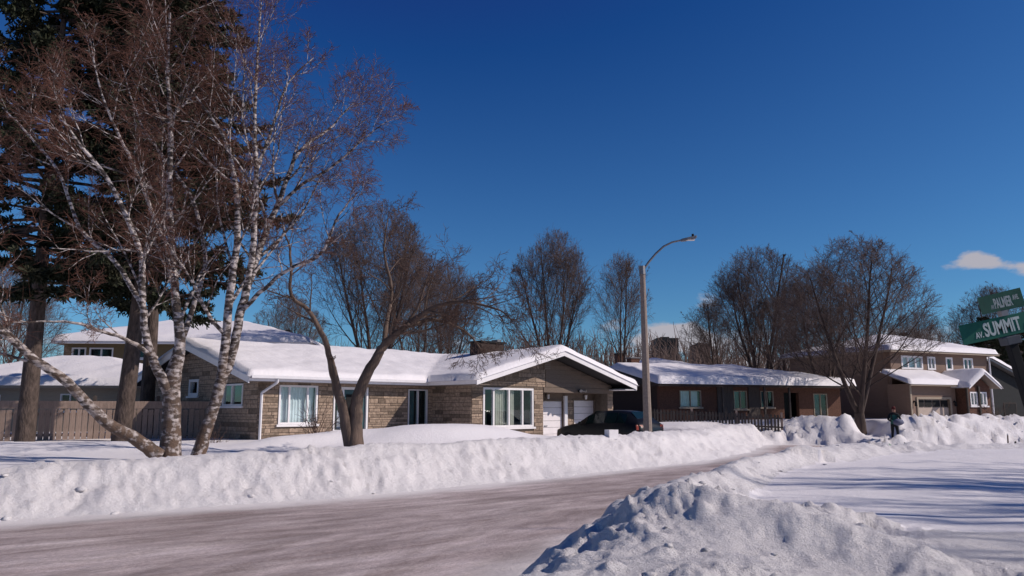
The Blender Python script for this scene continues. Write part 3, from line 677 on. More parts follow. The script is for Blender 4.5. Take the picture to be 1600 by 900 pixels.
h2w = [(1.77, 3.15, 1.75, 2.68), (5.30, 6.2, 1.65, 2.68), (7.14, 8.03, 1.75, 2.68), (8.78, 9.85, -.2, 2.6), (10.9, 11.9, 1.2, 2.55)]
wall(h2, f2, .5, 12.9, -.2, 2.905, .25, h2w, M['brick'])
for k, q in enumerate(h2w):
    if k == 3: continue
    window(h2, f2, *q, mull=((q[0] + q[1]) / 2,), curtain='teal' if k else 'curtain', cur=[(q[0] + .1, q[1] - .1 - .35 * (k > 0))], frame='beige', fw=.045)
MB().box(4.2, 5.25, .74, .80, -.2, 2.9).build('panel', M['darkwood'], h2); MB().box(6.3, 7.05, .74, .80, 1.2, 2.9).build('panel', M['darkwood'], h2)
pd = MB().box(8.80, 9.83, 1.5, 1.55, -.2, 2.58).build('porch_door', M['darkroom'], h2); MB().bar((9.0, 1.48, 1.1), (9.0, 1.42, 1.1), .03).build('handle', M['metal'], pd)
for px_ in (8.62, 6.9, 4.1): MB().box(px_, px_ + .10, .12, .22, -.2, 2.90).build('porch_post', M['darkwood'], h2)
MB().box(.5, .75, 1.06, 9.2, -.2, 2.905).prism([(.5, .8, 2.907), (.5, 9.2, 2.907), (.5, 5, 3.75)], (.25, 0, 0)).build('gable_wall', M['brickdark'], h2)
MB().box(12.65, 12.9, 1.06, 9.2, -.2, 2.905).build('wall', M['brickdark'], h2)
c2 = MB().box(1.2, 1.75, 5.2, 5.8, 3.6, 4.70).build('chimney', M['brick'], h2); MB().box(1.15, 1.80, 5.15, 5.85, 4.705, 4.77).build('cap', M['metal'], c2)
# picket fence in front of it
pf = empty('picket_fence', (0, 0, 0)); tag(pf, 'low dark picket fence in the shade before the brick bungalow', 'fence')
A_, B_ = Vector((7.0, 41.7, .18)), Vector((13.9, 41.4, .18)); L_ = (B_ - A_).length; ud = (B_ - A_).normalized(); pf.location = A_; pf.rotation_euler = (0, 0, math.atan2(ud.y, ud.x))
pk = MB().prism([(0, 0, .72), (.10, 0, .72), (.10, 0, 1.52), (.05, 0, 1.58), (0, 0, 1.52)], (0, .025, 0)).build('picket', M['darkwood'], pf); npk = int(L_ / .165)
for k in range(npk):
    o = pk if k == 0 else pk.copy()
    if k: C.objects.link(o)
    o.parent = pf; o.location = (k * .165, 0, .02 * math.sin(k * .7) - .0075 * k); o.rotation_euler = (0, random.uniform(-.02, .02), 0)
for k in range(4): MB().box(k * L_ / 3.02 - .05, k * L_ / 3.02 + .05, .03, .13, .5, 1.72 - .11 * k).build('post', M['greywood'], pf)
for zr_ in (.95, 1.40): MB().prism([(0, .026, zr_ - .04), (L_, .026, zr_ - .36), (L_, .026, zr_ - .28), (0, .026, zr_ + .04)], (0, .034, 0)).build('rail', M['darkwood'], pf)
h2b = empty('far_cottage', (8.2, 62, .5), R(10)); tag(h2b, 'small snow-roofed house peeking over the brick bungalow roof', 'house')
hip_roof(h2b, 0, 9.5, 0, 9, 4.0, .28, .3, seed=5, res=.35); MB().box(.5, 9, .5, 8.5, -1, 3.85).build('wall', M['brickdark'], h2b)
c_ = MB().box(1.0, 1.7, 3.2, 3.9, 4.4, 5.7).build('chimney', M['brick'], h2b); MB().box(.94, 1.76, 3.14, 3.96, 5.703, 5.80).build('cap', M['black'], c_)

# =================================================================== TWO-STOREY HOUSE (right)
h3 = empty('two_storey_house', (23.7, 50, .2), R(25)); tag(h3, 'two-storey taupe house with attached garage and gabled brick porch on the right', 'house')
r3 = hip_roof(h3, -.5, 9.75, -.5, 9, 5.25, .27, .25, seed=7, res=.2, m='soffit'); eave_board(r3, -.5, 9.75, -.5, 9, 5.07, 5.23, 'beige')
f3 = mx_(0, 0); h3w = [(.95, 2.9, 4.05, 4.9), (3.35, 4.1, 4.05, 4.9), (5.1, 5.75, 4.05, 4.9), (6.8, 7.75, 4.05, 4.9)]
wall(h3, f3, 0, 9.25, -.4, 5.11, .25, h3w, M['taupe'])
for k, q in enumerate(h3w): window(h3, f3, *q, mull=((q[0] + .62, q[0] + 1.3) if k == 0 else ((q[0] + q[1]) / 2,) if k != 2 else ()), fw=.11, sill=False, curtain='curtain' if k == 0 else None)
MB().box(0, .25, .252, 8.5, -.4, 5.11).build('wall', M['taupe'], h3); MB().box(9.0, 9.25, .252, 8.5, -.4, 5.11).build('wall', M['taupe'], h3)
for k in range(14): MB().box(-.025, -.002, .25, 8.5, .3 + k * .34, .3 + k * .34 + .33).build('board', M['taupe'], h3)
# garage
fgg = mx_(0, -1.6); GD_ = (.15, 3.0, -.4, 2.15)
wall(h3, fgg, -.45, 3.6, -.4, 3.05, .25, [GD_], M['taupe'])
MB().box(-.45, -.2, -1.348, .0, -.4, 3.05).build('garage_wall', M['taupe'], h3)
MB().box(-.50, -.38, -1.66, -1.60, -.4, 3.0).build('corner_board', M['beige'], h3)
g3 = MB().box(.03, .15, -1.66, -1.5, -.4, 2.27).box(3.0, 3.12, -1.66, -1.5, -.4, 2.27).box(.15, 3.0, -1.66, -1.5, 2.15, 2.27).build('garage_door', M['beige'], h3)
for k in range(5):
    if k < 4: MB().box(.155, 2.995, -1.5, -1.46, -.395 + k * .51, .105 + k * .51).build('panel', M['garagebeige'], g3)
    else:
        for j in range(4): MB().box(.2 + j * .71, .82 + j * .71, -1.50, -1.47, 1.68, 2.08).build('pane', M['black'], g3)
MB().box(.155, 2.995, -1.46, -1.44, 1.64, 2.15).build('panel', M['garagebeige'], g3)
for lx in (-.18, 3.38): 
    lp = MB().box(lx - .05, lx + .05, -1.68, -1.6, 1.95, 2.05).build('wall_lamp', M['black'], h3); MB().bar((lx, -1.74, 1.72), (lx, -1.74, 2.0), .08, .06).build('shade', M['black'], lp)
# pent roof over the garage
pr = MB().prism([(-.9, -2.0, 3.10), (-.9, 0, 3.85), (-.9, 0, 3.72), (-.9, -2.0, 2.97)], (4.6, 0, 0)).build('roof', M['soffit'], h3)
roofsnow(pr, [(-.9, 3.7, -2.0, -.05)], lambda X, Y: 3.10 + .375 * (Y + 2.0), .24, .14, seed=9)
MB().box(-.9, 3.7, -2.05, -2.003, 2.93, 3.09).build('fascia', M['beige'], pr)
# brick porch with gable
fp = mx_(0, -2.3); PW = [(3.95, 4.62, 1.75, 2.6), (4.82, 5.5, 1.75, 2.6)]
wall(h3, fp, 3.75, 5.85, -.4, 2.95, .2, PW, M['brick'], 'porch_wall')
for q in PW: window(h3, fp, *q, mull=((q[0] + q[1]) / 2,), fw=.08, sill=True)
MB().box(3.75, 3.95, -2.098, -.01, -.4, 2.95).box(5.65, 5.85, -2.098, -.01, -.4, 2.95).prism([(3.75, -2.28, 2.952), (5.85, -2.28, 2.952), (4.8, -2.28, 3.6)], (0, .2, 0)).build('porch_wall', M['brick'], h3)
MB().box(4.66, 4.78, -2.42, -2.32, -.4, 2.95).box(3.55, 3.67, -2.42, -2.32, -.4, 2.95).build('porch_post', M['darkwood'], h3)
pz = lambda s: 2.95 + .62 * (1.5 - abs(s - 4.8))
pr2 = MB().prism([(3.3, -2.75, pz(3.3)), (4.8, -2.75, pz(4.8)), (4.8, -2.75, pz(4.8) - .14), (3.3, -2.75, pz(3.3) - .14)], (0, 2.7, 0)).prism([(4.8, -2.75, pz(4.8)), (6.3, -2.75, pz(6.3)), (6.3, -2.75, pz(6.3) - .14), (4.8, -2.75, pz(4.8) - .14)], (0, 2.7, 0)).build('roof', M['soffit'], h3)
roofsnow(pr2, [(3.3, 6.3, -2.75, -.05)], lambda X, Y: 2.95 + .62 * (1.5 - np.abs(X - 4.8)), .2, .12, seed=11)
MB().prism([(3.3, -2.79, pz(3.3)), (4.8, -2.79, pz(4.8)), (4.8, -2.79, pz(4.8) - .18), (3.3, -2.79, pz(3.3) - .18)], (0, .035, 0)).prism([(4.8, -2.79, pz(4.8)), (6.3, -2.79, pz(6.3)), (6.3, -2.79, pz(6.3) - .18), (4.8, -2.79, pz(4.8) - .18)], (0, .035, 0)).build('rake_board', M['white'], pr2)
MB().bar((9.3, -.1, 5.05), (9.3, -.1, .3), .06, k=6).build('downspout', M['gutter'], h3)
# =================================================================== dark house at the right edge
h4 = empty('dark_house', (33.5, 56, .3), R(22)); tag(h4, 'black-walled house with shaded snowy roof behind the leaning street sign', 'house')
b4 = MB().prism([(-.5, -.4, 5.05), (5.6, -.4, 2.7), (5.6, -.4, 2.5), (-.5, -.4, 4.85)], (0, 9, 0)).prism([(-.5, -.4, 5.05), (-6, -.4, 2.9), (-6, -.4, 2.7), (-.5, -.4, 4.85)], (0, 9, 0)).build('roof', M['metal'], h4)
roofsnow(b4, [(-6, 5.6, -.4, 8.6)], lambda X, Y: 5.05 - .385 * np.abs(X + .5), .3, .25, seed=13)
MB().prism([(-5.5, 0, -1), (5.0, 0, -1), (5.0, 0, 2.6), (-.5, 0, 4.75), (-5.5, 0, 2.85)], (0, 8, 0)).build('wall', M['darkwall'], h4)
w4 = MB().box(1.0, 1.06, -.03, -.002, .9, 1.9).box(2.2, 2.26, -.03, -.002, .9, 1.9).box(1.06, 2.2, -.03, -.002, 1.84, 1.9).box(1.06, 2.2, -.03, -.002, .9, .96).build('window', M['darkwood'], h4); MB().box(1.06, 2.2, -.02, -.003, .96, 1.84).build('pane', M['black'], w4)
# =================================================================== houses on the left
h5 = empty('beige_cottage', (-27.5, 36.8, .1), R(4)); tag(h5, 'low beige house with broad snowy hip roof behind the plank fence', 'house')
r5 = hip_roof(h5, 0, 11.2, 0, 9, 2.78, .30, .3, seed=15, res=.18); eave_board(r5, 0, 11.2, 0, 9, 2.60, 2.76, 'beige')
h5w = [(2.0, 3.6, 1.5, 2.3), (6.3, 7.2, 1.5, 2.35)]
wall(h5, mx_(0, .6), .5, 10.7, -.5, 2.64, .25, h5w, M['beige']); MB().box(10.45, 10.7, .86, 8.4, -.5, 2.64).build('wall', M['beige'], h5)
for q in h5w: window(h5, mx_(0, .6), *q, mull=((q[0] + q[1]) / 2,), fw=.06)
h6 = empty('olive_house', (-29.5, 51, .2), R(5)); tag(h6, 'two-storey olive house with wide snowy roof behind the birches', 'house')
r6 = hip_roof(h6, 0, 16.2, 0, 11, 5.95, .30, .3, seed=17, res=.25); eave_board(r6, 0, 16.2, 0, 10, 5.72, 5.93)
h6w = [(1.0, 1.9, 4.7, 5.5), (2.1, 3.6, 4.7, 5.5), (5.1, 6.2, 4.8, 5.5), (8.6, 9.7, 4.7, 5.5)]
wall(h6, mx_(0, .6), .5, 15.7, -.5, 5.80, .25, h6w, M['olive']); MB().box(15.45, 15.7, .86, 10.4, -.5, 5.80).build('wall', M['olive'], h6)
for q in h6w: window(h6, mx_(0, .6), *q, mull=((q[0] + q[1]) / 2,), fw=.09)
MB().box(13.9, 14.5, 2.4, 3.0, 6.4, 6.95).build('roof_vent', M['black'], h6)
# plank fence
pl = empty('plank_fence', (-19.8, 27.9, 0), R(21)); tag(pl, 'weathered vertical plank fence left of the leaning birch stem', 'fence')
pp = MB().box(0, .17, 0, .03, .35, 1.72).build('plank', M['greywood'], pl)
for k in range(44):
    o = pp if k == 0 else pp.copy()
    if k: C.objects.link(o)
    o.parent = pl; o.location = (k * .20, random.uniform(-.008, .008), random.uniform(-.02, .02)); o.rotation_euler = (0, random.uniform(-.008, .008), 0)
for zr_ in (.8, 1.55): MB().box(0, 8.8, .035, .08, zr_ - .05, zr_ + .05).build('rail', M['greywood'], pl)
MB().box(-.05, 8.8, -.012, .02, 1.745, 2.02).build('top_board', M['greywood'], pl)
for k in range(5): MB().box(k * 2.15 + .38, k * 2.15 + .50, .082, .20, .2, 2.22).build('post', M['darkwood'], pl)
# =================================================================== far towers
for (px, py, wpx, Y, lab) in ((1043, 528, 34, 320, 'dark flat-topped apartment tower on the horizon behind the lamp post'), (1099, 537, 22, 340, 'smaller dark tower block on the horizon right of the larger one')):
    p = at(px, py, Y); hw = wpx / FPX * Y / 2
    t = empty('tower_block', (p.x, Y, 0)); tag(t, lab, 'building', 'far tower blocks')
    MB().box(-hw, hw, 0, 14, 0, p.z).build('wall', M['metal'] if 0 else M['darkwall'], t); MB().box(-hw * .5, hw * .3, 3, 9, p.z + .003, p.z + .7).build('penthouse', M['darkwall'], t)
    for j in range(3): MB().box(-hw + .3, hw - .3, -.12, -.003, p.z - 3 - j * 3.2, p.z - 1.6 - j * 3.2).build('window_band', M['black'], t)

# =================================================================== TREES
def tubes(polys, k, name, m, parent=None, smooth=True):
    """polys: list of (points (n,3), radii (n)); one mesh of k-sided tubes"""
    V = []; F = []; base = 0; by = {}
    for P, r in polys: by.setdefault(len(P), []).append((P, r))
    for n, lst in by.items():
        P = np.array([q[0] for q in lst], float); r = np.array([q[1] for q in lst], float); m_ = len(lst)
        T = np.empty_like(P); T[:, 1:-1] = P[:, 2:] - P[:, :-2]; T[:, 0] = P[:, 1] - P[:, 0]; T[:, -1] = P[:, -1] - P[:, -2]
        T /= np.linalg.norm(T, axis=2, keepdims=True) + 1e-9
        ref = np.where(np.abs(T[:, :1, 2:3]) > .9, np.array([[[1., 0, 0]]]), np.array([[[0, 0, 1.]]]))
        A = np.cross(T, np.broadcast_to(ref, T.shape)); A /= np.linalg.norm(A, axis=2, keepdims=True) + 1e-9; B = np.cross(T, A)
        th = np.arange(k) * 2 * math.pi / k
        ring = P[:, :, None, :] + r[:, :, None, None] * (np.cos(th)[None, None, :, None] * A[:, :, None, :] + np.sin(th)[None, None, :, None] * B[:, :, None, :])
        V.append(ring.reshape(-1, 3)); ii = (np.arange(m_ * n * k) + base).reshape(m_, n, k); jn = np.roll(ii, -1, 2)
        F.append(np.stack([ii[:, :-1], jn[:, :-1], jn[:, 1:], ii[:, 1:]], -1).reshape(-1, 4)); base += m_ * n * k
    return mesh_np(name, np.concatenate(V), np.concatenate(F), m, smooth, parent)
def unit(v): return v / (math.sqrt(v[0] * v[0] + v[1] * v[1] + v[2] * v[2]) + 1e-9)
def cross3(a, b): return np.array((a[1] * b[2] - a[2] * b[1], a[2] * b[0] - a[0] * b[2], a[0] * b[1] - a[1] * b[0]))
def nrm(a): return a / (np.linalg.norm(a, axis=-1, keepdims=True) + 1e-9)
def twigs(par, n, ang, ratio, rt, droop, g, segs=2, start=.1, wander=.12):
    """n fine twigs on every parent branch, all at once"""
    res = []; by = {}
    for P, r in par: by.setdefault(len(P), []).append(P)
    for m, lst in by.items():
        P = np.array(lst); k_ = len(P); L = np.linalg.norm(np.diff(P, axis=1), axis=2).sum(1)
        t = start + (1 - start) * (np.arange(n)[None] + g.random((k_, n))) / n; t = np.clip(t, 0, .995) * (m - 1); i = t.astype(int); f = (t - i)[..., None]
        ar = np.arange(k_)[:, None]; A = P[ar, i]; B = P[ar, i + 1]; p = A * (1 - f) + B * f; T = nrm(B - A)
        q = nrm(np.cross(T, g.normal(0, 1, T.shape))); an = np.radians(ang + g.normal(0, 11, (k_, n)))[..., None]
        d = T * np.cos(an) + q * np.sin(an); ln = (L[:, None] * ratio * g.uniform(.6, 1.2, (k_, n)))[..., None] / segs; pts = [p]
        for j in range(segs):
            d = nrm(d + g.normal(0, wander, d.shape) + np.array([0, 0, droop])); pts.append(pts[-1] + d * ln)
        Q_ = np.stack(pts, 2).reshape(-1, segs + 1, 3); rr = np.linspace(rt, rt * .55, segs + 1)
        res += [(a, rr) for a in Q_]
    return res
def grow(out, p, d, L, r, lev, S, g):
    n = S['segs'][lev]; P = [p]; q = p.copy(); d = unit(d)
    if 'dome' in S:                                    # the crown fills a rounded dome
        cz, rx, rz = S['dome']; k = np.array([1 / rx, 1 / rx, 1 / rz]); o_ = (p - np.array([0, 0, cz])) * k; e_ = unit(d + np.array([0, 0, S['trop'][lev] * 2])) * k
        A_ = e_ @ e_; B_ = o_ @ e_; C_ = o_ @ o_ - 1; D_ = B_ * B_ - A_ * C_
        if D_ <= 0 or C_ > .12: L = min(L, .25)
        if D_ > 0: L = min(L, max(.2, (-B_ + math.sqrt(D_)) / A_ * g.uniform(.78, 1.12)))
    st = L / n
    for i in range(n):
        d = unit(d + g.normal(0, S['wander'][lev], 3) + np.array([0, 0, S['trop'][lev]])); q = q + d * st; P.append(q.copy())
    P = np.array(P); t = np.linspace(0, 1, n + 1); rr = np.maximum(r * (1 - t * S['taper'][lev]), S['rmin'] * .6)
    out[lev].append((P, rr))
    branch(out, P, rr, L, lev, S, g)
def branch(out, P, rr, L, lev, S, g, n=None, start=None):
    if lev >= S['max']: return
    n = n or S['n'][lev]; n = max(1, int(n * g.uniform(.8, 1.2))); az0 = g.uniform(0, 6.28); start = S['start'][lev] if start is None else start
    m = len(P) - 1
    for i in range(n):
        t = start + (1 - start) * ((i + g.uniform(0, 1)) / n); t = min(t, .99); k = int(t * m); f = t * m - k
        p = P[k] * (1 - f) + P[k + 1] * f; T = unit(P[k + 1] - P[k]); ra = rr[k] * (1 - f) + rr[k + 1] * f
        a = unit(cross3(T, (.3, .5, .8))); b = cross3(T, a); az = az0 + i * 2.4 + g.normal(0, .3)
        ang = R(S['ang'][lev] + g.normal(0, S.get('angv', 9)))
        d = T * math.cos(ang) + (a * math.cos(az) + b * math.sin(az)) * math.sin(ang)
        ln = L * S['ratio'][lev] * g.uniform(.65, 1.15) * (1 - S.get('fall', .45) * t)
        grow(out, p, d, ln, max(S['rmin'], ra * S['rr'][lev] * g.uniform(.8, 1.1)), lev + 1, S, g)
MAPLE = dict(max=3, segs=[8, 6, 5, 4, 3], wander=[.035, .06, .08, .10, .14], trop=[.05, .10, .07, .05, .03], taper=[.75, .75, .8, .8, .6], n=[16, 9, 8, 6], start=[.22, .2, .2, .2], tw=(6, 38, .66, .0075, .03),
             ang=[34, 36, 38, 40], ratio=[.72, .58, .52, .52], rr=[.40, .46, .5, .6], rmin=.008)
def make_tree(name, S, Hh, r, seed, mb, mt, lean=(0, 0), split=0, kt=7):
    g = np.random.default_rng(seed); out = [[] for _ in range(S['max'] + 1)]
    if split:
        p0 = np.array([0, 0, -.3]); zt = Hh * .10
        tr = np.array([[0, 0, -.3], [0, 0, zt * .5], [.02, 0, zt]]); out[0].append((tr, np.array([r * 1.15, r, r * .9])))
        for i in range(split):
            az = i * 6.28 / split + g.uniform(-.4, .4); tl = g.uniform(.14, .34) * (1.25 if S is WIDE else 1)
            grow(out, np.array([0, 0, zt * .8]), np.array([math.cos(az) * tl, math.sin(az) * tl, 1]), Hh * g.uniform(.78, .95), r * .50, 0, S, g)
    else: grow(out, np.array([0, 0, -.3]), np.array([lean[0], lean[1], 1.]), Hh, r, 0, S, g)
    root = empty(name)
    tubes(out[0] + out[1] + out[2], 5, 'trunk', mb, root); tubes(out[3] + twigs(out[3], *S['tw'], g), 3, 'crown', mt, root, False)
    return root
def copy_tree(root, loc, rz, scl, name=None):
    c = root.copy(); C.objects.link(c); c.location = loc; c.rotation_euler = (0, 0, rz); c.scale = scl
    for ch_ in root.children:
        k = ch_.copy(); C.objects.link(k); k.parent = c
    return c
PROTO = []
MP2 = dict(MAPLE, n=[16, 9, 8, 6], ang=[40, 40, 40, 42], trop=[.03, .07, .06, .04, .02], ratio=[.70, .6, .5, .5])
UP = dict(MAPLE, n=[14, 8, 7, 6], rr=[.36, .46, .5, .6], tw=(6, 34, .66, .0075, .05), ang=[22, 26, 32, 36], trop=[.04, .10, .10, .07, .04], ratio=[.5, .5, .48, .5], start=[.3, .2, .2, .2])
UP = dict(UP, dome=(5.4, 2.9, 4.7), n=[14, 9, 7, 6], ang=[30, 33, 36, 38], ratio=[.62, .56, .52, .5], trop=[.03, .07, .07, .05, .04], rr=[.40, .46, .5, .6], rmin=.0065, tw=(5, 38, .7, .0058, .04), fall=.25)
WIDE = dict(UP, dome=(4.8, 3.6, 5.2), ang=[40, 38, 38, 38], n=[17, 9, 7, 6], start=[.12, .2, .2, .2])
LONE = dict(UP, dome=(5.6, 3.0, 4.6), n=[20, 9, 7, 6], ang=[42, 36, 36, 38], start=[.2, .15, .15, .2])
specs = [(LONE, 0), (WIDE, 3), (UP, 4), (UP, 2)]
for k, (S, sp) in enumerate(specs):
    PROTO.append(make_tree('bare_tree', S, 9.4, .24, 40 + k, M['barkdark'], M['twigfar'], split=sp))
used = [False] * len(PROTO)
BT = [  # pixel x, pixel y of the crown top, Y, proto, rotation, width factor, label
    (592, 312, 50, 2, .4, 1.0, 'tall many-stemmed bare tree behind the ranch house, tallest of the row'),
    (520, 420, 56, 0, 2.0, 1.0, 'slender bare tree behind the ranch roof left of the tallest one'),
    (655, 385, 54, 1, 1.1, .9, 'bare tree behind the ranch roof just right of the tallest one'),
    (742, 390, 58, 0, 3.0, .85, 'narrow pale bare tree behind the ranch house chimney'),
    (862, 352, 57, 2, 1.9, .85, 'broad dense bare tree standing above the garage gable peak'),
    (905, 372, 62, 0, .3, .8, 'bare tree tucked behind the right side of the broad gable tree'),
    (966, 385, 58, 3, 4.4, .75, 'bare tree just left of the street lamp pole'),
    (1182, 380, 60, 2, 5.2, 1.15, 'rounded bare tree behind the brick bungalow right of the lamp'),
    (1240, 430, 70, 3, 3.9, 1.0, 'smaller bare tree between the two big rounded trees'),
    (1325, 362, 44, 1, 2.3, 1.2, 'large dark bare tree in front of the two-storey house'),
    (1385, 415, 47, 0, .9, 1.0, 'bare tree right of the largest dark one before the two-storey house'),
    (1480, 452, 75, 0, 4.0, 1.1, 'bare tree beyond the roof of the two-storey house, left of the sign'),
    (1545, 440, 80, 1, 1.4, 1.1, 'bare tree partly hidden behind the green street signs'),
    (1432, 480, 82, 1, .2, 1.0, 'low bare tree beyond the left end of the two-storey roof'),
    (1118, 462, 66, 3, 1.2, 1.2, 'low bare tree behind the bungalow roof nearest the far towers'),
    (1215, 455, 58, 3, .5, 1.1, 'thin bare tree behind the right end of the bungalow roof'),
    (700, 402, 60, 2, 2.7, .8, 'bare tree behind the ranch roof left of the chimney'),
    (1278, 405, 49, 1, 4.2, .95, 'dark bare tree hiding the left wall of the two-storey house'),
    (1022, 470, 72, 0, 2.2, .9, 'bare tree directly behind the street lamp pole'),
    (20, 400, 46, 1, 3.3, 1.0, 'bare tree at the left edge behind the conifers'),
    (150, 430, 62, 0, 5.6, 1.2, 'bare tree behind the olive house left of the clump birch'),
    (455, 455, 66, 1, 2.8, 1.0, 'low bare tree between the birch and the forked tree far behind'),
]
for (px, py, Y, pi, rz, wf, lab) in BT:
    p = at(px, py, Y); hz = p.z - .6; s = hz / 10.3
    bx = p.x; loc = (bx, Y, .5)
    if not used[pi]: o = PROTO[pi]; used[pi] = True; o.location = loc; o.rotation_euler = (0, 0, rz); o.scale = (s * wf, s * wf, s)
    else: o = copy_tree(PROTO[pi], loc, rz, (s * wf, s * wf, s))
    tag(o, lab, 'tree', 'bare trees around the houses')
SPARSE = dict(MAPLE, n=[9, 4, 4, 3], ang=[24, 28, 32, 36], trop=[.04, .08, .08, .06], ratio=[.42, .45, .5, .5], rr=[.5, .55, .5, .6], rmin=.016, tw=(2, 34, .6, .011, .05), start=[.25, .2, .2, .2])
stripe = make_tree('bare_tree', SPARSE, 12.5, .62, 63, M['barkdark'], M['twigfar'], split=5); stripe.location = (25.5, 6.6, .4)
tag(stripe, 'tall sparse bare tree off to the right beyond the street sign', 'tree', 'bare trees around the houses')
# trees standing off to the right: their shadows stripe the near lot
for (x, y, rz, s, lab) in ((24.0, 8.4, 1.0, .95, 'sparse bare tree off to the right whose shadow stripes the near snow'), (28.5, 10.2, 2.0, 1.1, 'second sparse bare tree off to the right, the farthest one'), (23.0, 11.0, 3.0, .8, 'smaller sparse bare tree off to the right of the lot'), (26.0, 4.6, 4.1, 1.0, 'sparse bare tree off to the right near the street corner'), (21.5, 6.2, 5.0, .9, 'sparse bare tree off to the right closest to the sign post'), (24.5, 3.0, .6, 1.0, 'sparse bare tree off to the right nearest the viewer'), (22.0, 4.4, 2.6, .95, 'sparse bare tree off to the right between two larger ones'), (23.5, 1.6, 3.6, 1.05, 'sparse bare tree off to the right level with the viewer'), (20.5, 2.6, 1.7, .85, 'small sparse bare tree off to the right level with the viewer'), (27.5, 7.6, 5.5, 1.15, 'tallest sparse bare tree off to the right'), (21.0, 8.8, .9, .9, 'sparse bare tree off to the right behind the sign post line'), (29.5, 5.6, 2.9, 1.2, 'broadest sparse bare tree off to the right'), (25.2, 9.6, 4.6, 1.0, 'sparse bare tree off to the right deep in the lot'), (22.6, 7.3, 3.3, .92, 'sparse bare tree off to the right in the middle of the lot')):
    tag(copy_tree(stripe, (x, y, .4), rz, (s, s, s)), lab, 'tree', 'bare trees around the houses')

# far woods: a brown mass on the horizon
g = np.random.default_rng(77); wood = []
for k in range(12500):
    x = g.uniform(-45, 85); y = g.uniform(74, 104); hh = 8.4 + 3.2 * float(vnoise(np.array([x * .09]), np.array([y * .03]), 4)[0]) + g.uniform(0, 1.6)
    hh *= y / 90 * (1 if x > 0 else .8); p = np.array([x, y, .4]); d = unit(np.array([g.normal(0, .2), g.normal(0, .2), 1])); z0 = g.uniform(.05, .62)
    a = p + d * hh * z0; b = p + d * hh * (z0 + .2) + g.normal(0, .12, 3); c = b + unit(d + g.normal(0, .5, 3)) * hh * .2
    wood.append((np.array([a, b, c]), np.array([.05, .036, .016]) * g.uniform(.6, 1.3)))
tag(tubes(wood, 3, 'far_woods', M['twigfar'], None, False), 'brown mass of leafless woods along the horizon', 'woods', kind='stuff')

# ------------------------------------------------------------------- conifers
def make_conifer(name, Hh, zlow, rad, r0, seed, mneed, dens=1.0):
    g = np.random.default_rng(seed); root = empty(name)
    tr = [(np.array([[0, 0, -.4], [.03, 0, Hh * .2], [.0, .05, Hh * .5], [.04, 0, Hh * .8], [0, 0, Hh]]), np.array([r0 * 1.15, r0 * .9, r0 * .6, r0 * .28, .02]))]
    br = []; TV = []
    z = zlow
    while z < Hh - .2:
        f = (z - zlow) / (Hh - zlow); prof = (1 - f) ** .75 * (.55 + .45 * min(1, f * 5 + .25)); nb_ = int(g.integers(4, 7))
        for i in range(nb_):
            if g.random() < .10: continue
            az = g.uniform(0, 6.28); L = rad * prof * g.uniform(.6, 1.2) + .25
            d = np.array([math.cos(az), math.sin(az), g.uniform(-.10, .22)]); n = 6; P = [np.array([0, 0, z])]
            for k in range(n):
                d = unit(d + np.array([0, 0, -.05 if k < 3 else .07]) + g.normal(0, .06, 3)); P.append(P[-1] + d * L / n)
            P = np.array(P); br.append((P, np.linspace(.045, .008, n + 1) * (.4 + L / 3)))
            ns = int((8 + L * 9) * dens)
            for s_ in range(ns):
                t = g.uniform(.28, 1) ** .8; k = min(n - 1, int(t * n)); p = P[k] + (P[k + 1] - P[k]) * (t * n - k); T = unit(P[k + 1] - P[k])
                side = unit(np.cross(T, [0, 0, 1])) * (1 if g.random() < .5 else -1)
                sd_ = unit(T * g.uniform(.3, .9) + side * g.uniform(.2, 1) + np.array([0, 0, g.uniform(-.75, .45)])); sl_ = g.uniform(.22, .62) * (1.15 - .5 * t)
                for q in range(3):
                    TV.append((p + sd_ * sl_ * (q + .5) / 3, sd_))
        z += g.uniform(.24, .42) * (.7 + .4 * (1 - f))
    tubes(tr + br, 7, 'trunk', M['pinebark'], root)
    P = np.array([t[0] for t in TV]); Dv = np.array([t[1] for t in TV]); nt_ = len(P); K = 3
    dirs = Dv[:, None, :] * .8 + g.normal(0, .55, (nt_, K, 3)); dirs /= np.linalg.norm(dirs, axis=2, keepdims=True)
    L = g.uniform(.10, .24, (nt_, K, 1)); wd = np.cross(dirs, g.normal(0, 1, (nt_, K, 3))); wd /= np.linalg.norm(wd, axis=2, keepdims=True) + 1e-9
    a = P[:, None, :] - wd * .032; b = P[:, None, :] + wd * .032; c = P[:, None, :] + dirs * L + wd * .02; e = P[:, None, :] + dirs * L - wd * .02
    V = np.stack([a, b, c, e], 2).reshape(-1, 3)
    mesh_np('needles', V, np.arange(len(V)).reshape(-1, 4), mneed, False, root)
    return root
c1 = make_conifer('pine_tree', 20.5, 5.4, 4.1, .29, 3, M['needle'], 1.9)
p = at(38, 690, 27.5); c1.location = (p.x, 27.5, .4); tag(c1, 'tall dark conifer with bare lower trunk at the left edge', 'tree', 'tall conifers')
c2_ = make_conifer('pine_tree', 22, 6.0, 4.9, .29, 8, M['needle'], 1.9); p = at(190, 660, 28.4); c2_.location = (p.x, 28.4, .4); c2_.rotation_euler = (0, R(3.0), 0)
tag(c2_, 'tall dark conifer with thick straight trunk left of the clump birch', 'tree', 'tall conifers')
c3 = copy_tree(c1, (at(232, 600, 33).x, 33, .4), 2.2, (.95, .95, 1.04)); tag(c3, 'conifer with slimmer trunk directly behind the clump birch', 'tree', 'tall conifers')
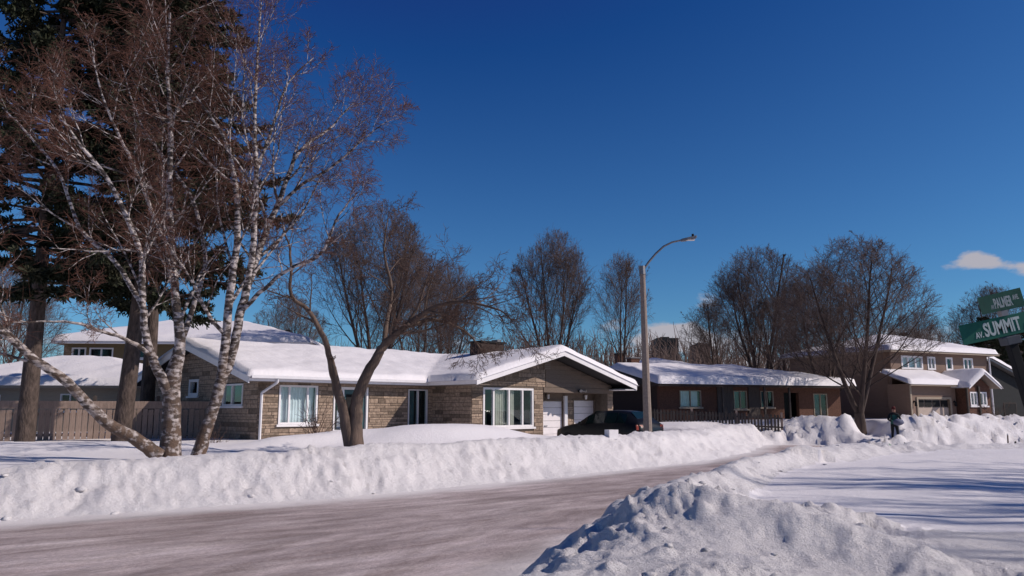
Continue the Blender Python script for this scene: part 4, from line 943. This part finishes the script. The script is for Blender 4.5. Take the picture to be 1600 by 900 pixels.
for (px, Y, s, lab) in ((1418, 74, .42, 'small dark conifer rising behind the roof of the two-storey house'), (1545, 66, .42, 'dark conifer just behind the right end of the two-storey house'), (1592, 70, .47, 'dark conifer at the right edge behind the street sign')):
    tag(copy_tree(c1 if px != 1545 else c2_, (at(px, 600, Y).x, Y, .2), px * .1, (s * 1.3, s * 1.3, s)), lab, 'tree', 'dark conifers behind the right-hand houses')

# ------------------------------------------------------------------- clump birch
def stem(pts, slim=.84):
    P = np.array([at(px, py, Y) for (px, py, Y, r) in pts]); r = np.array([q[3] for q in pts]) * slim; n = 5 * (len(P) - 1) + 1
    t = np.linspace(0, len(P) - 1, n); k = np.clip(t.astype(int), 0, len(P) - 2); f = (t - k)[:, None]
    m0 = np.zeros_like(P); m0[1:-1] = (P[2:] - P[:-2]) / 2; m0[0] = P[1] - P[0]; m0[-1] = P[-1] - P[-2]
    h00 = 2 * f ** 3 - 3 * f ** 2 + 1; h10 = f ** 3 - 2 * f ** 2 + f; h01 = -2 * f ** 3 + 3 * f ** 2; h11 = f ** 3 - f ** 2
    Q_ = h00 * P[k] + h10 * m0[k] + h01 * P[k + 1] + h11 * m0[k + 1]; rr = r[k] * (1 - f[:, 0]) + r[k + 1] * f[:, 0]
    Q_[1:-1] += np.random.default_rng(len(pts) * 7 + int(pts[0][0])).normal(0, .008, (n - 2, 3))
    return Q_, rr
BIRCH = dict(max=3, segs=[0, 7, 6, 5, 4], wander=[0, .10, .11, .10, .08], trop=[0, .06, .03, -.02, -.12], taper=[0, .75, .75, .7, .5], n=[0, 9, 7, 9], start=[.3, .2, .15, .1],
             ang=[34, 38, 42, 40], ratio=[.42, .55, .58, .62], rr=[.48, .5, .5, .6], rmin=.0042, fall=.35, angv=12)
def birch(name, stems, label, seed, base):
    root = empty(name); g = np.random.default_rng(seed); out = [[] for _ in range(5)]
    for (pts, n, start) in stems:
        P, rr = stem(pts); out[0].append((P, rr)); L = np.linalg.norm(np.diff(P, axis=0), axis=1).sum()
        branch(out, P, rr, min(L, 7.5), 0, BIRCH, g, n=n, start=start)
    tubes(out[0], 9, 'trunk', M['birch'], root); tubes(out[1] + out[2], 4, 'trunk', M['birch'], root)
    tubes(out[3] + twigs(out[3], 5, 40, .66, .0038, -.12, g, 2, .1, .1), 3, 'crown', M['birchtwig'], root, False)
    tag(root, label, 'tree'); return root
Yb = 18.0
birch('birch_tree', [
    ([(266, 716, Yb, .29), (268, 650, Yb, .235), (270, 590, Yb, .22), (282, 535, Yb, .14), (274, 460, Yb + .2, .115), (268, 380, Yb + .3, .10), (265, 290, Yb + .3, .085), (267, 200, Yb + .2, .065), (262, 110, Yb, .045), (266, 20, Yb - .2, .02)], 16, .35),
    ([(262, 610, Yb - .1, .15), (238, 560, Yb - .3, .11), (226, 510, Yb - .5, .095), (222, 450, Yb - .7, .085), (218, 390, Yb - .9, .075), (174, 290, Yb - 1.4, .055), (128, 230, Yb - 1.9, .04), (92, 180, Yb - 2.3, .02)], 12, .3),
    ([(224, 480, Yb - .6, .07), (180, 410, Yb - .3, .06), (124, 355, Yb, .05), (92, 270, Yb + .4, .04), (40, 205, Yb + .7, .028), (4, 168, Yb + .9, .015)], 9, .3),
    ([(250, 712, Yb - .2, .19), (215, 688, Yb - .5, .165), (160, 655, Yb - .9, .14), (105, 598, Yb - 1.4, .12), (45, 555, Yb - 1.9, .10), (-10, 500, Yb - 2.4, .085), (-70, 420, Yb - 2.8, .05), (-110, 330, Yb - 3, .02)], 10, .5),
    ([(244, 560, Yb - .2, .07), (205, 534, Yb - .8, .05), (165, 519, Yb - 1.3, .04), (100, 503, Yb - 1.8, .03), (10, 505, Yb - 2.3, .015)], 6, .3),
    ([(280, 540, Yb + .1, .09), (305, 470, Yb + .6, .07), (320, 400, Yb + 1, .06), (300, 310, Yb + 1.2, .05), (250, 240, Yb + 1.2, .04), (215, 180, Yb + 1.1, .025), (190, 100, Yb + 1, .012)], 9, .3),
    ([(266, 400, Yb + .3, .07), (238, 330, Yb - .2, .055), (200, 240, Yb - .8, .04), (160, 150, Yb - 1.3, .025), (140, 60, Yb - 1.6, .012)], 8, .25),
], 'clump birch with several white stems, one leaning far left, beside the ranch house', 21, 0)
Yc = 18.6
birch('birch_tree', [
    ([(308, 716, Yc, .20), (326, 660, Yc, .165), (343, 605, Yc, .15), (352, 540, Yc, .125), (359, 460, Yc, .11), (371, 365, Yc - .2, .09), (368, 286, Yc - .4, .07), (352, 220, Yc - .6, .05), (326, 178, Yc - .8, .035), (296, 136, Yc - 1, .015)], 13, .35),
    ([(343, 605, Yc, .13), (362, 555, Yc + .1, .125), (378, 480, Yc + .2, .12), (396, 420, Yc + .3, .105), (412, 372, Yc + .4, .095), (440, 305, Yc + .6, .075), (465, 240, Yc + .8, .055), (511, 204, Yc + 1.1, .035), (545, 168, Yc + 1.3, .015)], 15, .35),
    ([(386, 450, Yc + .2, .09), (395, 380, Yc - .1, .085), (400, 300, Yc - .3, .07), (399, 210, Yc - .4, .055), (400, 130, Yc - .4, .04), (404, 60, Yc - .4, .025), (410, -20, Yc - .4, .01)], 15, .3),
    ([(376, 488, Yc + .2, .07), (405, 458, Yc, .06), (450, 421, Yc - .3, .05), (500, 398, Yc - .6, .04), (530, 335, Yc - .9, .028), (560, 300, Yc - 1, .012)], 9, .3),
    ([(430, 328, Yc + .5, .05), (470, 290, Yc + .2, .045), (520, 260, Yc, .035), (570, 215, Yc - .1, .02), (605, 190, Yc - .1, .01)], 9, .2),
    ([(400, 270, Yc - .3, .05), (425, 200, Yc - .1, .04), (450, 130, Yc + .1, .028), (490, 90, Yc + .2, .012)], 8, .2),
], 'birch with paired white stems leaning right, next to the ranch house corner', 22, 0)
# ------------------------------------------------------------------- forked tree before the house
Yf = 21.5
FORK = dict(BIRCH, trop=[0, .02, .01, -.01, -.04], rmin=.006, n=[0, 8, 7, 5], ang=[44, 46, 44, 40], ratio=[.40, .55, .55, .5])
root = empty('forked_tree'); g = np.random.default_rng(31); out = [[] for _ in range(5)]
for (pts, n, st_) in [
    ([(553, 720, Yf, .34), (555, 660, Yf, .23), (562, 610, Yf, .185), (590, 556, Yf, .15), (605, 535, Yf, .13), (640, 505, Yf - .2, .105), (680, 480, Yf - .5, .08), (720, 472, Yf - .8, .055), (775, 482, Yf - 1.1, .03), (800, 500, Yf - 1.2, .012)], 12, .45),
    ([(551, 705, Yf, .26), (536, 640, Yf - .1, .165), (524, 600, Yf - .1, .13), (515, 560, Yf - .2, .10), (503, 520, Yf - .3, .085), (480, 483, Yf - .4, .07), (455, 462, Yf - .5, .055), (455, 420, Yf - .6, .045), (452, 385, Yf - .6, .035), (440, 350, Yf - .6, .018)], 7, .45),
    ([(532, 622, Yf - .1, .10), (524, 585, Yf - .3, .075), (519, 562, Yf - .4, .055)], 1, .9),
    ([(600, 540, Yf, .09), (605, 500, Yf + .4, .07), (612, 450, Yf + .8, .055), (600, 390, Yf + 1.1, .035), (608, 330, Yf + 1.3, .015)], 8, .3),
    ([(632, 511, Yf - .2, .08), (680, 500, Yf + .3, .06), (730, 520, Yf + .7, .04), (760, 560, Yf + .9, .015)], 8, .3),
]:
    P, rr = stem(pts); out[0].append((P, rr)); L = np.linalg.norm(np.diff(P, axis=0), axis=1).sum(); branch(out, P, rr, min(L, 5), 0, FORK, g, n=int(n * 1.4), start=st_)
tubes(out[0] + out[1], 8, 'trunk', M['bark'], root); tubes(out[2] + out[3] + twigs(out[3], 4, 40, .6, .005, -.04, g), 3, 'crown', M['twig'], root, False)
tag(root, 'low forked bare tree with spreading right limb in front of the ranch house door', 'tree')
# ------------------------------------------------------------------- bare shrubs
def shrub(loc, hh, n, seed, lab, spread=.6):
    g = np.random.default_rng(seed); out = []
    for k in range(n):
        d = unit(np.array([g.normal(0, spread), g.normal(0, spread), 1.])); p = np.array([g.normal(0, .12), g.normal(0, .12), -.2]); L = hh * g.uniform(.6, 1.15); P = [p]
        for i in range(5): d = unit(d + g.normal(0, .13, 3)); P.append(P[-1] + d * L / 5)
        P = np.array(P); out.append((P, np.linspace(.012, .004, 6)))
        for j in range(5):
            q = P[g.integers(2, 6)]; d2 = unit(d + g.normal(0, .5, 3)); out.append((np.array([q, q + d2 * L * .15, q + d2 * L * .3 + g.normal(0, .02, 3)]), np.array([.006, .005, .003])))
    o = tubes(out, 3, 'shrub', M['twig'], None, False); o.location = loc; return tag(o, lab, 'shrub', 'bare shrubs in the snow')
def onground(px, Y):
    x = at(px, 600, Y).x; return (x, Y, gz(x, Y))
shrub(onground(498, 25.2), 1.1, 26, 1, 'bare twiggy shrub below the ranch house window left of the forked tree', .5)
shrub(onground(1548, 46), 1.2, 26, 2, 'bare shrub in the snow at the right-hand house porch')
shrub(onground(340, 27), .7, 14, 4, 'small bare shrub against the shaded stone gable wall')

# =================================================================== STREET LAMP
lb = at(1013, 690, 30); lt = at(1003.5, 417, 30)
lampo = empty('street_lamp', (lb.x, 30, .4)); tag(lampo, 'tall tapered concrete street lamp with curved arm beside the driveway', 'street lamp')
loc_ = lambda v: Vector(v) - lampo.location
pb = MB(); pb.bar(loc_((lb.x, 30, .2)), loc_(lt), .165, .10, 10); pb.build('pole', M['concrete'], lampo)
pts = [at(1003.5, 424, 30), at(1014, 409, 30), at(1025, 396, 30), at(1037, 385, 29.95), at(1050, 378.5, 29.9), at(1066, 375, 29.9)]
MB_ = [(np.array([tuple(loc_(p)) for p in pts]), np.array([.045, .043, .04, .038, .036, .034]))]
tubes(MB_, 8, 'arm', M['metal'], lampo)
MB().bar(loc_(lt + Vector((0, 0, -.30))), loc_(lt + Vector((-.006, 0, .03))), .125, .12, 10).build('collar', M['metal'], lampo)
a, b = loc_(at(1064, 375.5, 29.9)), loc_(at(1088, 371, 29.8)); dv = (b - a); hx = MB()
hx.prism([a + Vector((0, -.06, -.05)), a + dv * .35 + Vector((0, -.15, -.06)), b + Vector((0, -.11, -.03)), b + Vector((0, .11, -.03)), a + dv * .35 + Vector((0, .15, -.06)), a + Vector((0, .06, -.05))], (0, 0, .10))
lum = hx.build('luminaire', M['metal'], lampo, bevel=.015)
MB().bar(a + dv * .78 + Vector((0, 0, .055)), a + dv * .78 + Vector((0, 0, .16)), .05, .045, 8).build('photocell', M['black'], lum)
MB().box(-.16, .16, -.10, .10, -.012, 0).build('lens', M['curtain'], lum).location = a + dv * .62 + Vector((0, 0, -.058))

# =================================================================== STREET SIGN
sgp = at(1578, 508, 8.3); lean = R(12.0)
sg = empty('street_sign'); tag(sg, 'leaning dark post with green SUMMIT and PALMER street name blades', 'street sign')
e3 = Vector((-math.sin(lean), 0, math.cos(lean))); e1 = Vector((math.cos(lean), 0, math.sin(lean)))
sg.location = sgp - e3 * 2.1; sg.rotation_euler = (0, -lean, 0)          # local z = post axis, local x = SUMMIT blade
MB().box(-.045, .045, .03, .12, -.5, 1.935).build('post', M['black'], sg, bevel=.006)
MB().box(-.075, .075, -.004, .145, 1.90, 1.985).build('bracket', M['darkmetal'], sg, bevel=.006)
MB().box(-.035, .035, .02, .09, 2.205, 2.262).build('clamp', M['metal'], sg)
def text(body, size, m, parent, mtx, width=None):
    cu = bpy.data.curves.new('lettering', 'FONT'); cu.body = body; cu.size = size; cu.extrude = .0015; cu.align_x = 'LEFT'; cu.offset = .0035 * size / .12
    tmp = bpy.data.objects.new('lettering', cu); C.objects.link(tmp); bpy.context.view_layer.update()
    me = bpy.data.meshes.new_from_object(tmp.evaluated_get(bpy.context.evaluated_depsgraph_get())); bpy.data.objects.remove(tmp)
    if width:
        xs = [v.co.x for v in me.vertices]; s = width / (max(xs) - min(xs)); x0 = min(xs)
        for v in me.vertices: v.co.x = (v.co.x - x0) * s
    me.materials.clear(); me.materials.append(m); o = bpy.data.objects.new('lettering', me); C.objects.link(o); o.parent = parent; o.matrix_local = mtx
    return o
bl = MB().box(-.51, .51, .036, .040, 1.995, 2.205).build('name_blade', M['green'], sg, bevel=.0015)
T0 = lambda x, z: Matrix.Translation((x, .0340, z)) @ Matrix.Rotation(R(90), 4, 'X')
text('AV.', .085, M['signtext'], bl, T0(-.365, 2.035), .085); text('SUMMIT', .195, M['signtext'], bl, T0(-.262, 2.035), .40); text('AVE.', .085, M['signtext'], bl, T0(.165, 2.035), .12)
bl2 = MB().box(-.002, .002, -.335, .415, 2.262, 2.455).build('name_blade', M['green'], sg, bevel=.0015)
T1 = lambda y, z: Matrix.Translation((-.0040, y, z)) @ Matrix.Rotation(R(-90), 4, 'Z') @ Matrix.Rotation(R(90), 4, 'X')
text('AV.', .06, M['signtext'], bl2, T1(.21, 2.300), .055); text('PALMER', .145, M['signtext'], bl2, T1(.145, 2.300), .31); text('AVE.', .07, M['signtext'], bl2, T1(-.18, 2.350), .10)

# =================================================================== CAR
car = empty('parked_car', (3.95, 33.45, .14), R(135)); tag(car, 'black parked hatchback facing the garage doors, half hidden by the bank', 'car')
M['carpaint'] = mat('black_car_paint', (.006, .0065, .008), .34, .1, spec=.35)
M['carglass'] = mat('tinted_car_glass', (.006, .016, .014), .12, .1, spec=.5)
M['tail'] = mat('tail_lamp', (.30, .045, .02), .25, .2, spec=.5)
M['tyre'] = mat('tyre_rubber', (.015, .015, .015), .85, .2); M['rim'] = mat('alloy_rim', (.35, .35, .37), .35, .1, metal=.8)
ST = [(2.25, .62, .40, .60, .56, .62), (2.10, .78, .22, .72, .70, .75), (1.75, .88, .20, .82, .78, .86), (1.30, .90, .20, .90, .80, .95), (.92, .90, .20, .94, .78, 1.02), (.45, .90, .20, .95, .66, 1.32),
      (.10, .90, .20, .96, .60, 1.47), (-.5, .90, .20, .97, .60, 1.53), (-1.1, .90, .20, .98, .59, 1.52), (-1.55, .89, .20, .99, .57, 1.45), (-1.95, .88, .22, 1.0, .60, 1.18), (-2.15, .86, .28, .98, .70, 1.03), (-2.25, .76, .40, .80, .60, .84)]
V = []; F = []; nring = 11
for (x, w_, zb, zl, wt, zt) in ST:
    half = [(w_ * .90, zb), (w_, zb + .18), (w_ * 1.0, (zb + zl) / 2 + .06), (w_ * .965, zl), (wt, zt), (0, zt + .025)]
    ring = [(y, z) for y, z in half] + [(-y, z) for y, z in reversed(half[:-1])]
    V += [(x, y, z) for y, z in ring]
for i in range(len(ST) - 1):
    for j in range(nring): F.append((i * nring + j, i * nring + (j + 1) % nring, (i + 1) * nring + (j + 1) % nring, (i + 1) * nring + j))
b = MB(); b.v = V; b.f = F + [tuple(range(nring)), tuple((len(ST) - 1) * nring + j for j in reversed(range(nring)))]
body = b.build('body', M['carpaint'], car, smooth=True)
def ringp(i, j, off=.008):
    v = Vector(V[i * nring + j]); return v + Vector((0, math.copysign(off, v.y), off * .4))
def panel(i0, i1, j, lo, hi, f0=0, f1=1):
    p = []
    for (i, q) in ((i0, lo), (i1, lo), (i1, hi), (i0, hi)):
        sgn = j; a_, b_ = ringp(i, 3 if sgn > 0 else 7), ringp(i, 4 if sgn > 0 else 6); p.append(a_.lerp(b_, q))
    return p
for s_ in (1, -1):
    for (i0, i1, lo, hi) in ((5, 6, .08, .90), (6, 7, .08, .90), (7, 8, .08, .90), (8, 9, .10, .88)):
        pp = panel(i0, i1, s_, lo, hi); c0 = sum(pp, Vector()) / 4; pp = [c0 + (q - c0) * .93 for q in pp]
        MB().prism(pp, (0, s_ * .006, 0)).build('side_window', M['carglass'], car)
    MB().bar((.62, s_ * .93, 1.0), (.62, s_ * 1.06, 1.02), .06, .08, 6).build('mirror', M['carpaint'], car)
    for (x, wy) in ((1.38, .80), (-1.38, .80)):
        wl = MB().bar((x, s_ * (wy - .10), .32), (x, s_ * (wy + .11), .32), .33, .33, 20).build('wheel', M['tyre'], car); MB().bar((x, s_ * (wy + .111), .32), (x, s_ * (wy + .118), .32), .21, .20, 12).build('rim', M['rim'], wl)
    MB().prism([(-2.17, s_ * .60, .98), (-2.10, s_ * .90, .98), (-2.12, s_ * .90, .78), (-2.23, s_ * .60, .80)], (-.03, 0, 0)).build('tail_light', M['tail'], car)
    MB().prism([(2.16, s_ * .45, .66), (2.02, s_ * .80, .70), (2.05, s_ * .80, .60), (2.22, s_ * .45, .58)], (.03, 0, 0)).build('headlight', M['glass'], car)
def mid(i): return Vector((ST[i][0], 0, ST[i][5] + .03))
for (i0, i1, nm) in ((4, 6, 'windscreen'), (9, 10, 'rear_window')):
    a0, a1 = ST[i0], ST[i1]; MB().prism([(a0[0] - .06, -a0[4] * .9, a0[5] + .035), (a0[0] - .06, a0[4] * .9, a0[5] + .035), (a1[0] + .04, a1[4] * .9, a1[5] + .03), (a1[0] + .04, -a1[4] * .9, a1[5] + .03)], (0, 0, .008)).build(nm, M['carglass'], car)
MB().box(-2.27, -2.25, -.26, .26, .52, .64).build('licence_plate', M['curtain'], car); MB().box(-2.30, -2.17, -.80, .80, .34, .46).build('bumper', M['black'], car)

# small white box on the bank
x, y, z = onground(954, 26.2)
wb = empty('white_box', (x, y, z - .04), R(30)); tag(wb, 'small white open box half sunk in the bank before the black car', 'box')
b = MB().box(-.18, .18, -.13, -.11, 0, .30).box(-.18, .18, .11, .13, 0, .30).box(-.18, -.16, -.109, .109, 0, .30).box(.16, .18, -.109, .109, 0, .30).box(-.159, .159, -.109, .109, 0, .02); b.build('shell', M['white'], wb)
MB().box(-.155, .155, -.105, .105, .03, .24).build('contents', M['metal'], wb)
# marker stakes by the porch
for (px, Y, hh, r_, m_, lab) in ((1566, 36, .75, .035, 'brick', 'thin reddish marker stake in the snow under the street sign'), (1577, 36, .42, .045, 'black', 'short black post beside the reddish marker stake')):
    x, y, z = onground(px, Y); st_ = empty('marker_stake', (x, y, z - .1)); tag(st_, lab, 'stake')
    MB().bar((0, 0, 0), (.03, 0, hh), r_, r_ * .8, 6).build('shaft', M[m_], st_); MB().bar((.03, 0, hh + .002), (.03, 0, hh + .07), r_ * 1.2, r_ * .6, 6).build('tip', M['white' if m_ == 'brick' else 'black'], st_)

# =================================================================== PERSON
def skin(name, verts, edges, root, mats, parent, sub=2, pick=None):
    me = bpy.data.meshes.new(name); me.from_pydata([v[0] for v in verts], edges, []); o = bpy.data.objects.new(name, me); C.objects.link(o)
    o.modifiers.new('s', 'SKIN')
    for i, v in enumerate(verts):
        sv = me.skin_vertices[0].data[i]; r_ = v[1]; sv.radius = (r_, r_) if not isinstance(r_, tuple) else r_; sv.use_root = (i == root)
    ss = o.modifiers.new('d', 'SUBSURF'); ss.levels = sub; ss.render_levels = sub; bpy.context.view_layer.update()
    m2 = bpy.data.meshes.new_from_object(o.evaluated_get(bpy.context.evaluated_depsgraph_get())); bpy.data.objects.remove(o)
    m2.materials.clear()
    for q in mats: m2.materials.append(q)
    if pick:
        for f in m2.polygons: f.material_index = pick(f.center)
    for f in m2.polygons: f.use_smooth = True
    o = bpy.data.objects.new(name, m2); C.objects.link(o); o.parent = parent; return o
M['skin'] = mat('skin', (.40, .22, .16), .6, .1); M['jgreen'] = mat('green_jacket', (.03, .12, .10), .8, .2, 8); M['jblack'] = mat('black_cloth', (.012, .013, .017), .85, .2)
M['hatred'] = mat('dark_red_hat', (.10, .02, .02), .9, .2); M['bag'] = mat('grey_blue_bag', (.12, .13, .20), .7, .2)
px_, py_ = 17.75, 37.5
per = empty('person', (px_, py_, .24), R(-8)); per.scale = (.9, .9, .9); tag(per, 'person in green and black jacket walking through snow carrying a dark bundle', 'person')
vb = [((0, 0, .92), (.16, .12)), ((0, .01, 1.12), (.16, .12)), ((0, .0, 1.34), (.19, .12)), ((0, -.01, 1.47), .065), ((0, -.04, 1.56), .085), ((0, -.05, 1.68), .09),
      ((.20, 0, 1.38), .075), ((.30, -.06, 1.14), .06), ((.16, -.26, 1.04), .045), ((-.20, 0, 1.38), .075), ((-.31, -.05, 1.13), .06), ((-.10, -.28, 1.02), .045),
      ((.10, 0, .84), .105), ((.11, -.10, .48), .075), ((.11, .0, .08), .055), ((.11, -.16, .04), .05), ((-.10, 0, .84), .105), ((-.10, .04, .48), .075), ((-.10, .16, .10), .055), ((-.10, .03, .04), .05)]
eb = [(0, 1), (1, 2), (2, 3), (3, 4), (4, 5), (2, 6), (6, 7), (7, 8), (2, 9), (9, 10), (10, 11), (0, 12), (12, 13), (13, 14), (14, 15), (0, 16), (16, 17), (17, 18), (18, 19)]
for (hi, bs, sx) in ((8, vb[8][0], 1), (11, vb[11][0], -1)):
    for k in range(5):
        i = len(vb); off = (-.032 + .016 * k) if k < 4 else 0
        if k < 4: vb += [((bs[0] - sx * .05, bs[1] - .03, bs[2] + off), .012), ((bs[0] - sx * (.10 + .008 * (k % 3)), bs[1] - .02, bs[2] + off - .01), .010)]
        else: vb += [((bs[0] - sx * .01, bs[1] - .02, bs[2] + .05), .013), ((bs[0] - sx * .05, bs[1] - .05, bs[2] + .06), .011)]
        eb += [(hi, i), (i, i + 1)]
def pk_(c):
    if c.z > 1.50: return 0
    if c.z < .16: return 2
    if c.z < .90: return 2
    if abs(c.x) > .20 or c.z > 1.36: return 2
    return 1
skin('body', vb, eb, 0, [M['skin'], M['jgreen'], M['jblack']], per, 2, pk_)
hb_ = MB().bar((0, -.03, 1.66), (0, -.03, 1.80), .115, .07, 12).build('hat', M['hatred'], per, smooth=True)
MB().box(-.035, -.02, -.142, -.13, 1.615, 1.63).box(.02, .035, -.142, -.13, 1.615, 1.63).build('eye', M['black'], per); MB().prism([(-.014, -.135, 1.57), (.014, -.135, 1.57), (0, -.13, 1.62)], (0, -.03, 0)).build('nose', M['skin'], per)
MB().box(-.16, -.12, -.135, .12, 1.0, 1.42).build('strap', M['jblack'], per); MB().box(.12, .16, -.135, .12, 1.0, 1.42).build('strap', M['jblack'], per)
bm_ = bmesh.new(); bmesh.ops.create_icosphere(bm_, subdivisions=3, radius=.2)
for v in bm_.verts:
    n_ = float(fbm(np.array([v.co.x * 9 + 3]), np.array([v.co.y * 9 + v.co.z * 7]), 2, 3)[0]); v.co = Vector((v.co.x * 1.35, v.co.y * .75, v.co.z * .85)) * (1 + .12 * n_)
me = bpy.data.meshes.new('bundle'); bm_.to_mesh(me); bm_.free(); me.materials.append(M['bag'])
for f in me.polygons: f.use_smooth = True
bu = bpy.data.objects.new('bundle', me); C.objects.link(bu); bu.location = (px_ + .05, py_ - .31, .24 + .90); bu.scale = (.9, .9, .9); tag(bu, 'grey and dark bundle held in the person\'s arms', 'bundle')

# =================================================================== broken clods thrown up by the plough
g = np.random.default_rng(91); bm_ = bmesh.new(); bmesh.ops.create_icosphere(bm_, subdivisions=1, radius=1); bv = np.array([v.co[:] for v in bm_.verts]); bf = np.array([[v.index for v in f.verts] for f in bm_.faces]); bm_.free()
cx = []; 
for k in range(80):
    near = k % 5 < 2; i = g.integers(20, 25) if near else (g.integers(2, 7) if k % 5 == 3 else g.integers(12, 14)); a = ROAD[i]; b = ROAD[i + 1]; e = b - a; p = a + e * g.uniform(0, 1); nr_ = np.array([-e[1], e[0]]) / np.linalg.norm(e)
    p = p + nr_ * (g.uniform(-.15, 2.4) if near else g.uniform(-.2, 2.0) if k % 5 == 3 else g.uniform(.3, 4)); cx.append((p[0], p[1], near))
cz_ = H(np.array([c[0] for c in cx]), np.array([c[1] for c in cx]))[0]; V = []; F = []
for (x, y, near), z in zip(cx, cz_):
    r_ = g.uniform(.02, .055) * (.9 if near else 1.5); v = bv * (1 + g.normal(0, .3, (len(bv), 1))) * np.array([g.uniform(.8, 1.5), g.uniform(.8, 1.3), g.uniform(.35, .65)]) * r_
    t = g.uniform(0, 6.28); c_, s_ = math.cos(t), math.sin(t); v = v @ np.array([[c_, s_, 0], [-s_, c_, 0], [0, 0, 1]]) + np.array([x, y, max(z, .0) + r_ * .05]); F.append(bf + len(V) * len(bv)); V.append(v)
tag(mesh_np('snow_clods', np.concatenate(V), np.concatenate(F), M['bank'], True), 'small broken clods of snow scattered along the ploughed banks', 'snow clods', kind='stuff')
